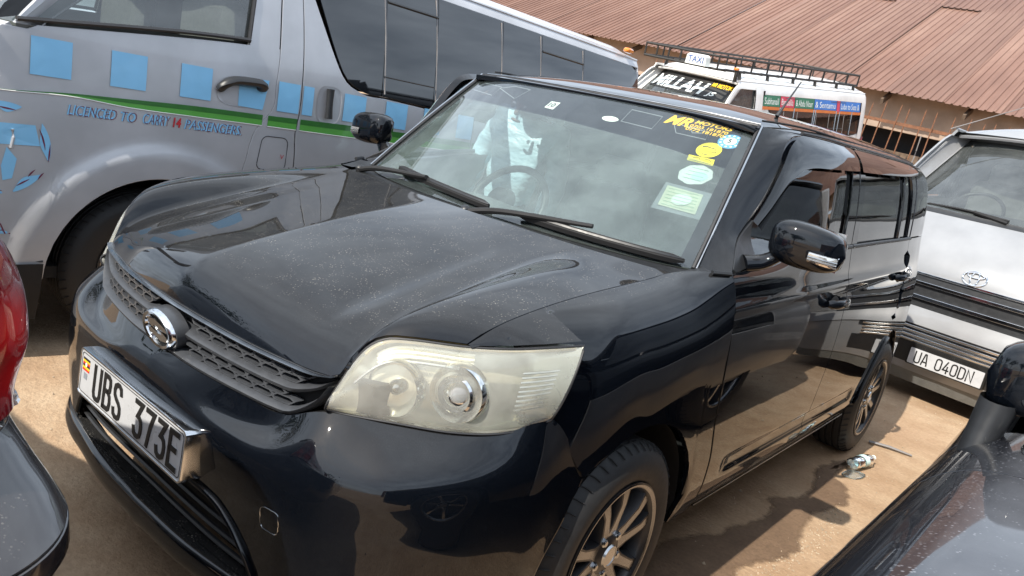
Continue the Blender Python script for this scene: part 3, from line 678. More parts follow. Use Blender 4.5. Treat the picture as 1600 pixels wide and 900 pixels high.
def rotdoor(P):
    P = np.asarray(P, float) - HINGE; c_, s_ = math.cos(-OPEN), math.sin(-OPEN)
    # the open door swings outward (towards -x) about its front edge
    x = P[..., 0]*math.cos(OPEN) - P[..., 1]*math.sin(OPEN); y = P[..., 0]*math.sin(OPEN) + P[..., 1]*math.cos(OPEN)
    return np.stack([x, y, P[..., 2]], -1) + HINGE
def dx(P, s, op): 
    P = sd(np.asarray(P, float), s); return rotdoor(P) if (op and s < 0) else P
def outn(s, op): return rotdoor(V3(s, 0, 0) + HINGE*1) - HINGE if (op and s < 0) else V3(s, 0, 0)
def front_door(s):
    op = True
    mb = MB(); panel(mb, dx(door_grid(y_s1, y_s2), s, op), outn(s, op), gap=.0028, depth=.03)
    d = make('front_door', mb, 'black_paint', hero, smooth=50)
    # inner card
    mb = MB(); q = door_grid(lambda z: y_s1(z)+.03, lambda z: y_s2(z)-.02, 8, 8) - V3(.075, 0, 0); mb.grid(dx(q, s, op)); make('door_card', mb, 'interior_grey', d)
    # window frame: front/upper strip + rear post
    outer = curve(apl + gut[1:2], 60); outer = outer[outer[:, 0] <= 2.36]; outer = curve(outer, 60, lin=True)
    inner = curve([(1.36, 1.09), (1.42, 1.145), (1.53, 1.235), (1.62, 1.335), (1.70, 1.425), (1.77, 1.458), (1.84, 1.466), (2.30, 1.474)], 60)
    mb = MB(); P = refine_side(ruled(np.c_[np.zeros(60), outer], np.c_[np.zeros(60), inner], 5), -.004); panel(mb, dx(P, s, op), outn(s, op), gap=.002, depth=.03)
    P = refine_side(ruled(np.c_[np.zeros(12), np.linspace(2.275, 2.285, 12), np.linspace(1.13, 1.47, 12)], np.c_[np.zeros(12), np.linspace(2.383, 2.37, 12), np.linspace(1.13, 1.50, 12)], 6), -.003); panel(mb, dx(P, s, op), outn(s, op), gap=.002, depth=.03)
    make('window_frame', mb, 'black_paint', d)
    mb = MB(); g = np.stack([np.zeros(30)]*1); a = curve([(1.345, 1.08), (1.42, 1.145), (1.53, 1.235), (1.62, 1.335), (1.70, 1.425), (1.77, 1.458), (1.84, 1.466), (2.05, 1.47), (2.29, 1.474)], 40); b_ = np.c_[np.linspace(1.36, 2.29, 40), belt(np.linspace(1.36, 2.29, 40)) - .01]
    mb.grid(dx(refine_side(ruled(np.c_[np.zeros(40), b_], np.c_[np.zeros(40), a], 10), -.016), s, op), flip=s < 0); (make('window', mb, 'side_glass', d) if s > 0 else None)
    # belt moulding and rubber
    mb = MB(); q = on_side(np.c_[np.linspace(1.40, 2.37, 30), belt(np.linspace(1.40, 2.37, 30)) + .004], .001); mb.tube(dx(q, s, op), .0085, 8); make('belt_moulding', mb, 'black_plastic', d)
    # acrylic rain visor over the window's upper edge
    lowv = curve([(1.50, 1.18), (1.55, 1.225), (1.582, 1.255), (1.62, 1.297), (1.67, 1.34), (1.734, 1.376), (1.807, 1.395), (2.0, 1.408), (2.243, 1.420), (2.30, 1.424)], 50)
    upv = curve([(1.46, 1.205), (1.53, 1.265), (1.61, 1.36), (1.68, 1.44), (1.74, 1.475), (1.82, 1.487), (2.0, 1.491), (2.243, 1.496), (2.31, 1.497)], 50)
    t = np.linspace(0, 1, 6)[:, None]; P = refine_side(ruled(np.c_[np.zeros(50), upv], np.c_[np.zeros(50), lowv], 6), .006) + np.stack([.014*np.sin(t*1.7)*np.ones((1, 50)), 0*t*np.ones((1, 50)), 0*t*np.ones((1, 50))], -1)
    mb = MB(); mb.grid(dx(P, s, op), flip=s > 0); make('rain_visor', mb, 'visor_acrylic', d)
    # mirror triangle
    mb = MB(); tri = [(1.268, 1.07), (1.30, 1.15), (1.375, 1.245), (1.375, 1.24), (1.40, 1.08)]
    A = np.c_[np.linspace(1.275, 1.46, 12), np.linspace(1.068, 1.088, 12)]; B = curve([(1.268, 1.076), (1.36, 1.138), (1.47, 1.205)], 12); P = refine_side(ruled(np.c_[np.zeros(12), A], np.c_[np.zeros(12), B], 6), .003); panel(mb, dx(P, s, op), outn(s, op), gap=0, depth=.01); make('mirror_triangle', mb, 'black_plastic', d)
    handle(s, d, 2.225, .928, op); mirror(s, d, op)
    return d
def handle(s, d, y, z, op=False):
    x = S(y, z)
    mb = MB(); path = curve([(x+.004, y-.085, z-.004), (x+.028, y-.06, z), (x+.036, y, z+.003), (x+.030, y+.06, z+.004), (x+.004, y+.085, z+.004)], 16)
    mb.tube(dx(path, s, op), np.r_[.010, np.full(14, .0135), .010], 10, flat_=1.25); h = make('handle', mb, 'black_paint', d)
    mb = MB(); a = np.linspace(0, 2*np.pi, 24, endpoint=False); rings = []
    for k, o in ((1.0, .0015), (.8, .002), (.4, .0022), (.02, .0022)): rings.append(np.stack([S(y + k*.055*np.cos(a), z - .004 + k*.026*np.sin(a)) + o, y + k*.055*np.cos(a), z - .004 + k*.026*np.sin(a)], 1))
    mb.grid(dx(np.stack(rings), s, op), wrap=True); make('handle_cup', mb, 'matt_black', d)
def mirror(s, d, op):
    # ellipsoid-like housing: lathe-like rings along x (outwards)
    C0 = V3(.935, 1.43, 1.176); rings = []
    for u in np.linspace(-1, 1, 22):
        x = C0[0] + .104*u
        k = (1 - abs(u)**3.6)**.36 if abs(u) < 1 else .02
        hy = .060*k*(1 - .10*u); hz = .066*k*(1 - .10*max(0, u))
        a = np.linspace(0, 2*np.pi, 32, endpoint=False); ca, sa = np.cos(a), np.sin(a); e = 2/3.3
        yy_ = np.sign(ca)*abs(ca)**e*hy; zz_ = np.sign(sa)*abs(sa)**e*hz
        yy_ = np.where(yy_ > .028, .028 + (yy_ - .028)*.25, yy_)                      # flat glass side faces back
        rings.append(np.stack([np.full(32, x), C0[1] + yy_ + .035*(u*.5+.5)**2, C0[2] + zz_ - .006*u], 1))
    mb = MB(); mb.grid(dx(np.stack(rings), s, op), wrap=True, flip=s < 0); m_ = make('mirror', mb, 'black_paint', d, smooth=60)
    mb = MB(); mb.tube(dx(curve([(.79, 1.37, 1.085), (.83, 1.41, 1.10), (.87, 1.43, 1.135)], 10), s, op), np.linspace(.036, .026, 10), 14, flat_=.75); make('mirror_arm', mb, 'black_paint', m_)
    lamp = []
    for u in np.linspace(.25, .93, 14):
        x = C0[0] + .104*u; k = (1 - abs(u)**3.6)**.36; hy = .062*k*(1-.10*u); lamp.append((x, C0[1] - hy*.96 - .001 + .035*(u*.5+.5)**2, C0[2] - .020 - .006*u))
    lamp = np.array(lamp); mb = MB(); P = np.stack([lamp + V3(0, .004, .017), lamp + V3(0, -.004, .010), lamp + V3(0, -.0045, 0), lamp + V3(0, -.003, -.010), lamp + V3(0, .005, -.016)]); mb.grid(dx(P, s, op)); l_ = make('indicator', mb, 'clear_lens', m_)
    mb = MB(); mb.grid(dx(P*V3(1, 1, 1) + V3(0, .002, 0), s, op)); make('indicator_reflector', mb, 'reflector_silver', m_)
    mb = MB(); [mb.tube(dx(lamp + V3(0, -.0048, dz_), s, op), .0016, 4) for dz_ in (-.006, .002)]; make('indicator_rib', mb, 'dull_chrome', m_)
    mb = MB(); mb.box(dx(V3(.935, 1.482, 1.176), s, op), (.17, .004, .115), rot=None); make('mirror_glass', mb, 'chrome', m_)
def rear_door(s):
    mb = MB(); panel(mb, sd(door_grid(y_s2, y_s3), s), (s, 0, 0), gap=.0028, depth=.03); d = make('rear_door', mb, 'black_paint', hero, smooth=50)
    mb = MB(); mb.grid(sd(door_grid(lambda z: y_s2(z)+.03, lambda z: y_s3(z)-.02, 8, 8) - V3(.075, 0, 0), s)); make('door_card', mb, 'interior_grey', d)
    mb = MB(); n = 40
    A = np.c_[np.zeros(n), np.linspace(2.385, 3.56, n), 1.504 + .016*np.linspace(0, 1, n)]; B = np.c_[np.zeros(n), np.linspace(2.47, 3.46, n), 1.470 + .012*np.linspace(0, 1, n)]; panel(mb, sd(refine_side(ruled(A, B, 4), -.004), s), (s, 0, 0), gap=.001, depth=.03)
    for y0, y1 in ((2.388, 2.46), (3.17, 3.20)):
        P = refine_side(ruled(np.c_[np.zeros(12), np.full(12, y0), np.linspace(1.135, 1.475, 12)], np.c_[np.zeros(12), np.full(12, y1), np.linspace(1.135, 1.475, 12)], 4), -.003); panel(mb, sd(P, s), (s, 0, 0), gap=.001, depth=.03)
    P = refine_side(ruled(np.c_[np.zeros(12), np.linspace(3.40, 3.36, 12), np.linspace(1.15, 1.485, 12)], np.c_[np.zeros(12), np.linspace(3.46, 3.48, 12), np.linspace(1.15, 1.50, 12)], 4), -.003); panel(mb, sd(P, s), (s, 0, 0), gap=.001, depth=.03)
    make('window_frame', mb, 'black_paint', d)
    for y0, y1 in ((2.45, 3.175), (3.195, 3.41)):
        ys = np.linspace(y0, y1, 24); mb = MB(); mb.grid(sd(refine_side(ruled(np.c_[0*ys, ys, belt(ys) - .01], np.c_[0*ys, ys, 1.475 + .004*ys*0], 8), -.014), s), flip=s < 0); make('window', mb, 'tinted_glass', d)
    mb = MB(); ys = np.linspace(2.385, 3.45, 30); mb.tube(sd(on_side(np.c_[ys, belt(ys) + .004], .001), s), .0085, 8); make('belt_moulding', mb, 'black_plastic', d)
    lowv = curve([(2.345, 1.423), (2.7, 1.435), (3.1, 1.452), (3.40, 1.470), (3.47, 1.487)], 40); upv = curve([(2.335, 1.497), (2.7, 1.502), (3.1, 1.508), (3.40, 1.512), (3.47, 1.510)], 40)
    t = np.linspace(0, 1, 6)[:, None]; P = refine_side(ruled(np.c_[np.zeros(40), upv], np.c_[np.zeros(40), lowv], 6), .006) + np.stack([.014*np.sin(t*1.7)*np.ones((1, 40)), 0*t*np.ones((1, 40)), 0*t*np.ones((1, 40))], -1)
    mb = MB(); mb.grid(sd(P, s), flip=s > 0); make('rain_visor', mb, 'visor_acrylic', d)
    handle(s, d, 3.27, .985); return d
both(front_door); both(rear_door)
# sill under the doors with a thin bright lower edge
def sill(s):
    ys = np.linspace(1.262, 3.06, 50); rows_ = [np.stack([S(ys, np.full(50, z)) - .003 + o, ys, np.full(50, z)], 1) for z, o in ((.34, 0), (.315, 0), (.295, -.002), (.28, -.012), (.272, -.04), (.275, -.2))]
    mb = MB(); mb.grid(np.stack(rows_)); o = make('sill', mb, 'black_paint', hero)
    mb = MB(); ys = np.linspace(1.40, 3.03, 40); mb.tube(sd(np.stack([S(ys, np.full(40, .293)) + .0, ys, np.full(40, .293)], 1), 1) if s > 0 else mir(np.stack([S(ys, np.full(40, .293)), ys, np.full(40, .293)], 1)), .0035, 6); make('sill_strip', mb, 'dull_chrome', o)
    if s < 0:
        me = o.data; me.transform(Matrix.Diagonal((-1, 1, 1, 1))); me.flip_normals()
both(sill)
# ---- rear quarter, D pillar, rear bumper and tail (one sheet per side), tailgate
ar_ = arc(ARR, .10, np.pi + .02, 40)
qlow = np.r_[np.c_[y_s3(np.linspace(Z0, .36, 2)), np.linspace(Z0, .36, 2)][:1], ar_[::1], np.array([(3.84, .28), (3.95, .27), (4.08, .27), (4.17, .28), (4.19, .28)])]
def quarter(s):
    cols = []; tq = np.linspace(0, 1, len(qlow))
    topq = curve([(3.45, 1.165), (3.6, 1.165), (3.9, 1.167), (4.19, 1.168)], len(qlow))
    for L, Tp in zip(qlow, topq):
        z = np.linspace(L[1], Tp[1], 30); y = L[0] + (Tp[0] - L[0]) * ((z - L[1])/(Tp[1] - L[1]))**.55
        y = np.maximum(y, np.where(True, y_s3(z), 0)) if L[0] < 3.45 else y
        cols.append(np.stack([S(y, z), y, z], 1))
    mb = MB(); panel(mb, sd(np.stack(cols, 1), s), (s, 0, 0), gap=.002); q = make('rear_quarter', mb, 'black_paint', hero, smooth=50)
    # dark pillar glass wrapping to the tailgate
    A = curve([(3.46, 1.170), (3.7, 1.172), (4.0, 1.174), (4.16, 1.176), (4.19, 1.176)], 30); B = curve([(3.49, 1.50), (3.7, 1.512), (3.95, 1.515), (4.12, 1.51), (4.15, 1.50)], 30)
    mb = MB(); panel(mb, sd(refine_side(ruled(np.c_[np.zeros(30), A], np.c_[np.zeros(30), B], 12), 0.0), s), (s, 0, 0), gap=.002); make('rear_pillar', mb, 'black_paint', q)
    mb = MB(); yq, zq = np.meshgrid(np.linspace(3.44, 4.15, 14), np.linspace(.45, 1.5, 14)); mb.grid(sd(np.stack([S(yq, zq) - .03, yq, zq], -1), s)); make('inner_trim', mb, 'interior_grey', q)
    mb = MB(); P = ruled(np.c_[np.full(8, .69), np.full(8, 4.19), np.linspace(.72, 1.1, 8)], np.c_[np.full(8, .57), np.full(8, 4.203), np.linspace(.72, 1.1, 8)], 4); mb.grid(sd(P, s)); make('tail_light', mb, 'tail_red', q)
both(quarter)
mb = MB(); zs = [.28, .5, .62, .66, 1.15, 1.2, 1.50]; ysr = [4.19, 4.21, 4.21, 4.19, 4.195, 4.19, 4.145]
prof = curve(list(zip(ysr, zs)), 30); xs = np.linspace(-1, 1, 24); hw = fW(np.minimum(prof[:, 0], 4.19)) + fP(prof[:, 1])
mb.grid(np.stack([np.c_[xs*max(h, .5), np.full(24, p[0]) - .02*xs**4, np.full(24, p[1])] for p, h in zip(prof, hw)]))
make('tailgate', mb, 'black_paint', hero, smooth=50)
mb = MB(); mb.add([(-.5, 4.205, 1.16), (.5, 4.205, 1.16), (.46, 4.17, 1.46), (-.46, 4.17, 1.46)], [(0, 1, 2, 3)]); make('rear_window', mb, 'tinted_glass', hero)

# ---- A pillars, roof
wsS = curve([(.712, 1.21, 1.049), (.692, 1.30, 1.145), (.668, 1.40, 1.25), (.641, 1.515, 1.365), (.61, 1.641, 1.488)], 40)
def a_pillar(s):
    o_ = on_side(curve(apl, 40), 0.0); i_ = wsS + V3(.012, .004, .004)
    mid = .5*(o_ + i_) + V3(.006, -.006, .002)
    P = np.stack([i_ + V3(-.004, .004, -.01), i_, *[ (1-t)**2*i_ + 2*t*(1-t)*mid + t*t*o_ for t in (.2, .4, .6, .8)], o_])
    mb = MB(); panel(mb, sd(P, s), (s, -1, .3), gap=.0015); p = make('front_pillar', mb, 'black_paint', hero, smooth=60)
    mb = MB(); mb.tube(sd(wsS + V3(.004, -.003, .003), s), .006, 6); make('windscreen_seal', mb, 'seal_rubber', p)
    mb = MB(); mb.tube(sd(wsS + V3(.014, -.003, .005), s), .0032, 6); make('pillar_trim', mb, 'dull_chrome', p)
    mb = MB(); mb.grid(sd(np.stack([i_ + V3(-.02, .02, -.012), .5*(i_+o_) + V3(-.04, .05, -.02), o_ + V3(-.03, .01, -.01)]), s)); make('pillar_lining', mb, 'interior_beige' if s < 0 else 'interior_grey', p)
    q = on_side(np.array(apl[:4]), .002); mb = MB(); mb.tube(sd(np.r_[q[:1] + V3(-.03, -.07, -.002), q[:1] + V3(.0, -.01, 0)], s), .007, 6); make('cowl_end', mb, 'black_plastic', p)
both(a_pillar)
yst = np.array([1.60, 1.64, 1.70, 1.80, 2.0, 2.4, 2.8, 3.2, 3.5, 3.75, 3.95, 4.08, 4.15, 4.165])
zc_ = F1(yst, np.array([1.492, 1.508, 1.524, 1.543, 1.566, 1.590, 1.602, 1.608, 1.608, 1.604, 1.594, 1.578, 1.548, 1.505]))
ze_ = F1([1.64, 1.74, 2.4, 2.9, 3.46, 3.8, 4.0, 4.16], [1.486, 1.494, 1.508, 1.516, 1.521, 1.518, 1.512, 1.495])
xe_ = lambda y: np.where(y < 1.82, .62 + (S(y, ze_(y)) - .62) * sm((y - 1.60)/.22), S(y, ze_(y)))
yg = np.unique(np.r_[np.linspace(1.60, 1.8, 14), np.linspace(1.8, 3.9, 40), np.linspace(3.9, 4.165, 14)])
rowsR = []
for y in yg:
    xe = float(xe_(np.array(y))); ze = float(ze_(np.array(y))); zc0 = float(zc_(np.array(y))); d = zc0 - ze
    t = np.linspace(0, 1, 22); x = xe * (1 - (1-t)**1.5); k = (x / xe)
    z = ze + d * np.maximum(0, (1 - k**3.2))**.85
    bow = (.04 + 0*y) * (1 - k**2) * max(0, (1.9 - y)/.3)
    rowsR.append(np.stack([x, np.full(22, y) - bow*1.0*(1 if y < 1.9 else 0) * min(1, 1), z], 1))
RP = np.stack(rowsR); RP = np.concatenate([mir(RP)[:, :0:-1], RP], 1)
mb = MB(); panel(mb, RP, (0, 0, 1), gap=.001, depth=.02); roof = make('roof', mb, 'black_paint', hero, smooth=55)
mb = MB(); q = RP[4:-8, 1:-1] - V3(0, 0, .045); mb.grid(q); make('headliner', mb, 'headliner', roof)
for s in (1, -1):
    mb = MB(); ys = np.linspace(1.83, 3.6, 40); q = np.stack([S(ys, ze_(ys)) - .004, ys, ze_(ys) + .003], 1); mb.tube(sd(q, s), .006, 6); make('drip_moulding', mb, 'seal_rubber', roof)
    mb = MB(); ys = np.linspace(1.69, 3.9, 50); q = np.stack([xe_(ys)*.93, ys, ze_(ys) + .0215], 1)
    make('roof_ditch', MB().tube(sd(q, s), .004, 6), 'matt_black', roof)
mb = MB(); mb.tube([(0.28, 2.02, 1.565), (.30, 2.13, 1.62), (.34, 2.28, 1.70)], [.007, .004, .003], 6)
make('aerial', MB().tube([(.50, 2.05, 1.555), (.505, 2.08, 1.60), (.512, 2.16, 1.70)], [.008, .004, .0025], 8), 'black_plastic', roof)

# ---- windscreen
wsb_c = curve([(0, .985, 1.052), (.20, .995, 1.052), (.42, 1.04, 1.051), (.60, 1.12, 1.050), (.712, 1.21, 1.049)], 40)
wst_c = curve([(0, 1.575, 1.494), (.2, 1.582, 1.494), (.42, 1.60, 1.493), (.61, 1.641, 1.488)], 40)
wcen = curve([(0, .985, 1.052), (0, 1.28, 1.285), (0, 1.575, 1.494)], 40)
WS = coons(wsb_c, wst_c, wcen, wsS); WSn = normals(WS); WSn = WSn * np.sign((WSn * V3(0, -1, .6)).sum(-1))[..., None]
WSf = np.concatenate([mir(WS)[:, :0:-1], WS], 1)
def ws_at(x, v, off=0.0):
    """point on the windscreen at lateral x and height fraction v"""
    i = np.clip(v, 0, 1) * 39; i0 = int(min(38, np.floor(i))); f = i - i0
    row = (1-f)*WS[i0] + f*WS[i0+1]; nr = (1-f)*WSn[i0] + f*WSn[i0+1]
    a = abs(x); p = V3(*[np.interp(a, row[:, 0], row[:, k]) for k in range(3)]); n = V3(*[np.interp(a, row[:, 0], nr[:, k]) for k in range(3)])
    if x < 0: p[0] *= -1; n[0] *= -1
    return p + n * off
mb = MB(); mb.grid(WSf); wsc = make('windscreen', mb, 'windscreen_glass', hero)
if wsc.data.polygons[100].normal.z < 0: wsc.data.flip_normals()
def ws_patch(poly, off, n=1): return np.array([ws_at(x, v, off) for x, v in poly])
sb_ = lambda x: float(np.interp(x, [-.62, 0, .3, .47, .63], [.752, .735, .715, .697, .655]))
mb = MB(); mb.grid(np.stack([[ws_at(x * float(np.interp(v*sb_(x*.64), [0, 1], [.68, .575])), .02 + (sb_(x*.64) - .02)*v, -.0035) for x in np.linspace(-1, 1, 41)] for v in np.linspace(0, 1, 12)])); o = make('windscreen_glare', mb, 'painted_glare', wsc)  # added pale layer paints sky glare onto the lower glass
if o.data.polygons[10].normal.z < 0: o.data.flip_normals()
# dark sun strip along the top, black frit down the sides
mb = MB(); xs = np.linspace(-1, 1, 41); vt = np.linspace(0, 1, 8)
sb_ = lambda x: float(np.interp(x, [-.62, 0, .3, .47, .63], [.752, .735, .715, .697, .655]))
mb.grid(np.stack([[ws_at(x * .62, sb_(x*.62) + (.995 - sb_(x*.62))*v, -.009) for x in xs] for v in vt])); o = make('sun_strip', mb, 'sunstrip_glass', wsc)
if o.data.polygons[10].normal.z < 0: o.data.flip_normals()
for s in (1, -1):
    mb = MB(); vs = np.linspace(.01, .99, 24); hwv = np.interp(vs, np.linspace(0, 1, 40), wsS[:, 0])
    mb.grid(np.stack([[ws_at(s*(h - .001), v, -.003) for v, h in zip(vs, hwv)], [ws_at(s*(h - .035), v, -.003) for v, h in zip(vs, hwv)]])); make('frit_band', mb, 'black_plastic', wsc)
mb = MB(); xs = np.linspace(-.69, .69, 40); mb.grid(np.stack([[ws_at(x, v, -.003) for x in xs] for v in (.0, .045)])); make('frit_band', mb, 'black_plastic', wsc)
mb = MB(); mb.tube(np.r_[mir(wst_c)[:0:-1], wst_c] + V3(0, .003, .003), .005, 6); make('windscreen_seal', mb, 'seal_rubber', wsc)
mb = MB(); mb.tube(np.r_[mir(wst_c)[:0:-1], wst_c] + V3(0, .014, .010), .0022, 6); make('top_trim', mb, 'dull_chrome', wsc)
# ---- cowl and wipers
cw = np.stack([np.r_[mir(rear_half)[:0:-1], rear_half] + V3(0, .004, -.012), np.r_[mir(rear_half)[:0:-1], rear_half] + V3(0, .03, -.022), np.r_[mir(wsb_c)[:0:-1], wsb_c] + V3(0, .01, -.004)])
mb = MB(); mb.grid(cw); cowl = make('cowl', mb, 'black_plastic', hero, smooth=60)
for s in (1, -1):
    mb = MB(); e = np.array([(.724, 1.063, 1.043), (.748, 1.13, 1.052), (.79, 1.20, 1.060)]); f = np.array([(.705, 1.10, 1.040), (.712, 1.205, 1.050), (.73, 1.225, 1.062)]); P = ruled(curve(e, 10), curve(f, 10), 4); mb.grid(sd(P, s)); make('cowl_end', mb, 'black_plastic', cowl)
def wiper(piv, tip, a0, a1):
    """arm from pivot; blade from a0 to a1 given as (x, v) on the windscreen"""
    mb = MB(); mid = ws_at(*a0, .0)
    pts = [V3(*piv), V3(*piv)*.75 + ws_at(*tip, .03)*.25 + V3(0, 0, .012), ws_at(*tip, .034)]
    mb.tube(curve(pts, 14), np.linspace(.015, .010, 14), 8, flat_=.7); w = make('wiper', mb, 'matt_black', hero)
    mb = MB(); q = np.array([ws_at(a0[0]*(1-t) + a1[0]*t, a0[1]*(1-t) + a1[1]*t, .016) for t in np.linspace(0, 1, 18)]); mb.tube(q, np.r_[.006, np.full(16, .0105), .005], 6, flat_=1.4); make('blade', mb, 'matt_black', w)
    mb = MB(); mb.tube(q + (ws_at(.1, .5, .01) - ws_at(.1, .5, 0)) * .7, np.r_[.002, np.full(16, .006), .002], 6); make('blade_frame', mb, 'black_plastic', w)
    mb = MB(); mb.lathe([(.016, -.02), (.016, .012), (.010, .018), (.0001, .019)], 16, V3(*piv), (0, -.3, 1)); make('pivot', mb, 'black_plastic', w)
wiper((-.615, 1.065, 1.046), (-.20, .055), (-.40, .075), (.10, .028))
wiper((.06, .935, 1.050), (.44, .060), (.215, .035), (.685, .018))

# ------------------------------------------------------------------ lettering
_tc = {}
def text_mesh(body, bold=0.0, shear=0.0):
    """flat letters of built-in type as (verts2d, faces, width) with cap height 1"""
    k = (body, bold, shear)
    if k in _tc: return _tc[k]
    cu = bpy.data.curves.new('letters', 'FONT'); cu.body = body; cu.size = 1.0; cu.offset = bold; cu.shear = shear; cu.resolution_u = 3
    ob = bpy.data.objects.new('letters', cu); COL.objects.link(ob)
    dg = bpy.context.evaluated_depsgraph_get(); dg.update(); me = bpy.data.meshes.new_from_object(ob.evaluated_get(dg))
    v = np.array([p.co[:2] for p in me.vertices]).reshape(-1, 2); f = [tuple(p.vertices) for p in me.polygons]
    COL.objects.unlink(ob); bpy.data.objects.remove(ob); bpy.data.curves.remove(cu); bpy.data.meshes.remove(me)
    v = v - v.min(0); h = v[:, 1].max(); v = v / h
    _tc[k] = (v, f, v[:, 0].max()); return _tc[k]
GLY = {  # single-stroke plate letters in a 1 x 2 box
 'U': [[(0,2),(0,.35),(.12,.1),(.35,0),(.65,0),(.88,.1),(1,.35),(1,2)]],
 'B': [[(0,0),(0,2),(.6,2),(.85,1.88),(.92,1.6),(.88,1.25),(.62,1.06),(0,1.06)],[(.62,1.06),(.92,.85),(1,.5),(.92,.15),(.66,0),(0,0)]],
 'S': [[(1,1.6),(.92,1.87),(.65,2),(.35,2),(.08,1.87),(0,1.6),(.06,1.32),(.3,1.12),(.7,.92),(.94,.7),(1,.42),(.92,.13),(.65,0),(.35,0),(.08,.13),(0,.4)]],
 '3': [[(.04,2),(.95,2),(.42,1.2),(.62,1.18),(.88,1.04),(1,.75),(1,.4),(.9,.12),(.65,0),(.35,0),(.1,.12),(0,.4)]],
 '7': [[(0,2),(1,2),(.62,1.2),(.36,0)]],
 'E': [[(1,2),(0,2),(0,0),(1,0)],[(0,1.05),(.8,1.05)]],
 'A': [[(0,0),(0,.1),(.38,2),(.62,2),(1,.1),(1,0)],[(.1,.55),(.9,.55)]],
 '0': [[(0,.35),(0,1.65),(.12,1.9),(.35,2),(.65,2),(.88,1.9),(1,1.65),(1,.35),(.88,.1),(.65,0),(.35,0),(.12,.1),(0,.35)]],
 '4': [[(.62,2),(0,.5),(1,.5)],[(.72,1.15),(.72,0)]],
 'D': [[(0,0),(0,2),(.55,2),(.85,1.88),(1,1.6),(1,.4),(.85,.12),(.55,0),(0,0)]],
 'N': [[(0,0),(0,2),(1,0),(1,2)]]}
def glyph(mb, ch, xf, w, h, st, depth):
    """ribbon strokes with real thickness; xf maps (u,v,w)->3-D"""
    for line in GLY[ch]:
        p = np.array(line, float) * [w, h/2]; n = len(p)
        t = np.diff(p, axis=0); t /= np.linalg.norm(t, axis=1)[:, None]
        closed = np.allclose(p[0], p[-1])
        L = []; Rr = []
        for i in range(n):
            a = t[i-1] if i > 0 else (t[-1] if closed else t[0]); b_ = t[i] if i < n-1 else (t[0] if closed else t[-1])
            m_ = a + b_; m_ /= np.linalg.norm(m_) + 1e-9; nr = np.array([-m_[1], m_[0]]); k = 1/max(.5, abs(m_ @ b_))
            L.append(p[i] + nr*st/2*k); Rr.append(p[i] - nr*st/2*k)
        if not closed:
            L[0] = L[0] - t[0]*st*.45; Rr[0] = Rr[0] - t[0]*st*.45; L[-1] = L[-1] + t[-1]*st*.45; Rr[-1] = Rr[-1] + t[-1]*st*.45
        L = np.array(L); Rr = np.array(Rr)
        z0 = np.zeros((n, 1)); z1 = np.full((n, 1), depth)
        P = np.stack([np.c_[L, z0], np.c_[L, z1], np.c_[Rr, z1], np.c_[Rr, z0]])
        mb.grid(xf(P.reshape(-1, 3)).reshape(4, n, 3))

# ------------------------------------------------------------------ number plate in its chrome box
def plate_frame(c, ux, uz, un):
    c, ux, uz, un = [np.array(a, float) for a in (c, ux, uz, un)]
    return lambda v: c + v[:, :1]*ux + v[:, 1:2]*uz + v[:, 2:3]*un
def rrect(w, h, r, n=6):
    o = []
    for cx_, cy_, a0 in ((w/2-r, h/2-r, 0), (-w/2+r, h/2-r, 90), (-w/2+r, -h/2+r, 180), (w/2-r, -h/2+r, 270)):
        for a in np.linspace(a0, a0+90, n): o.append((cx_ + r*math.cos(R_(a)), cy_ + r*math.sin(R_(a))))
    return np.array(o)
tl = .03
PF = plate_frame((0, -.0165, .5325), (1, 0, 0), (0, tl, 1), (0, -1, tl))
mb = MB(); o1 = rrect(.532, .124, .012); n_ = len(o1)
def ringv(o, w): return PF(np.c_[o, np.full(len(o), w)])
mb.grid(np.stack([ringv(rrect(.53, .122, .012), -.05), ringv(o1, -.002), ringv(rrect(.530, .122, .012), .002), ringv(rrect(.523, .115, .010), .002), ringv(rrect(.521, .113, .010), -.003)]), wrap=True, flip=False)
plate = make('number_plate', mb, 'chrome', hero, smooth=35)
mb = MB(); mb.prism(rrect(.522, .114, .010), .004, lambda v: PF(v - [0, 0, .004])); make('plate_face', mb, 'white_plate', plate, smooth=0)
mb = MB(); a = rrect(.512, .104, .009); b_ = rrect(.5075, .0995, .008); mb.grid(np.stack([ringv(a, .0006), ringv(b_, .0006)]), wrap=True); make('border_line', mb, 'plate_black', plate, smooth=0)
x = -.176
for ch in 'UBS 373E':
    if ch == ' ': x += .052; continue
    w = .033
    mb = MB(); x0 = x; glyph(mb, ch, lambda v: PF(v + [x0, -.040, .0]), w, .080, .0115, .0022); make('character', mb, 'plate_black', plate, smooth=0); x += .0545
fl = [(-.246, -.206)]
for k, m_ in enumerate(('plate_black', 'flag_yellow', 'flag_red', 'plate_black', 'flag_yellow', 'flag_red')):
    mb = MB(); z = .040 - k*.0055; mb.prism([(-.248, z), (-.211, z), (-.211, z-.0055), (-.248, z-.0055)], .0008 + .00002*k, PF); make('flag_stripe', mb, m_, plate, smooth=0)
mb = MB(); mb.prism([(-.2295 + .0055*math.cos(a), .0235 + .0055*math.sin(a)) for a in np.linspace(0, 2*np.pi, 14)[:-1]], .0012, PF); make('flag_disc', mb, 'sticker_white', plate, smooth=0)
mb = MB(); mb.prism([(-.238, .002), (-.220, .002), (-.220, -.014), (-.238, -.014)], .0008, PF); make('hologram', mb, 'residue', plate, smooth=0)

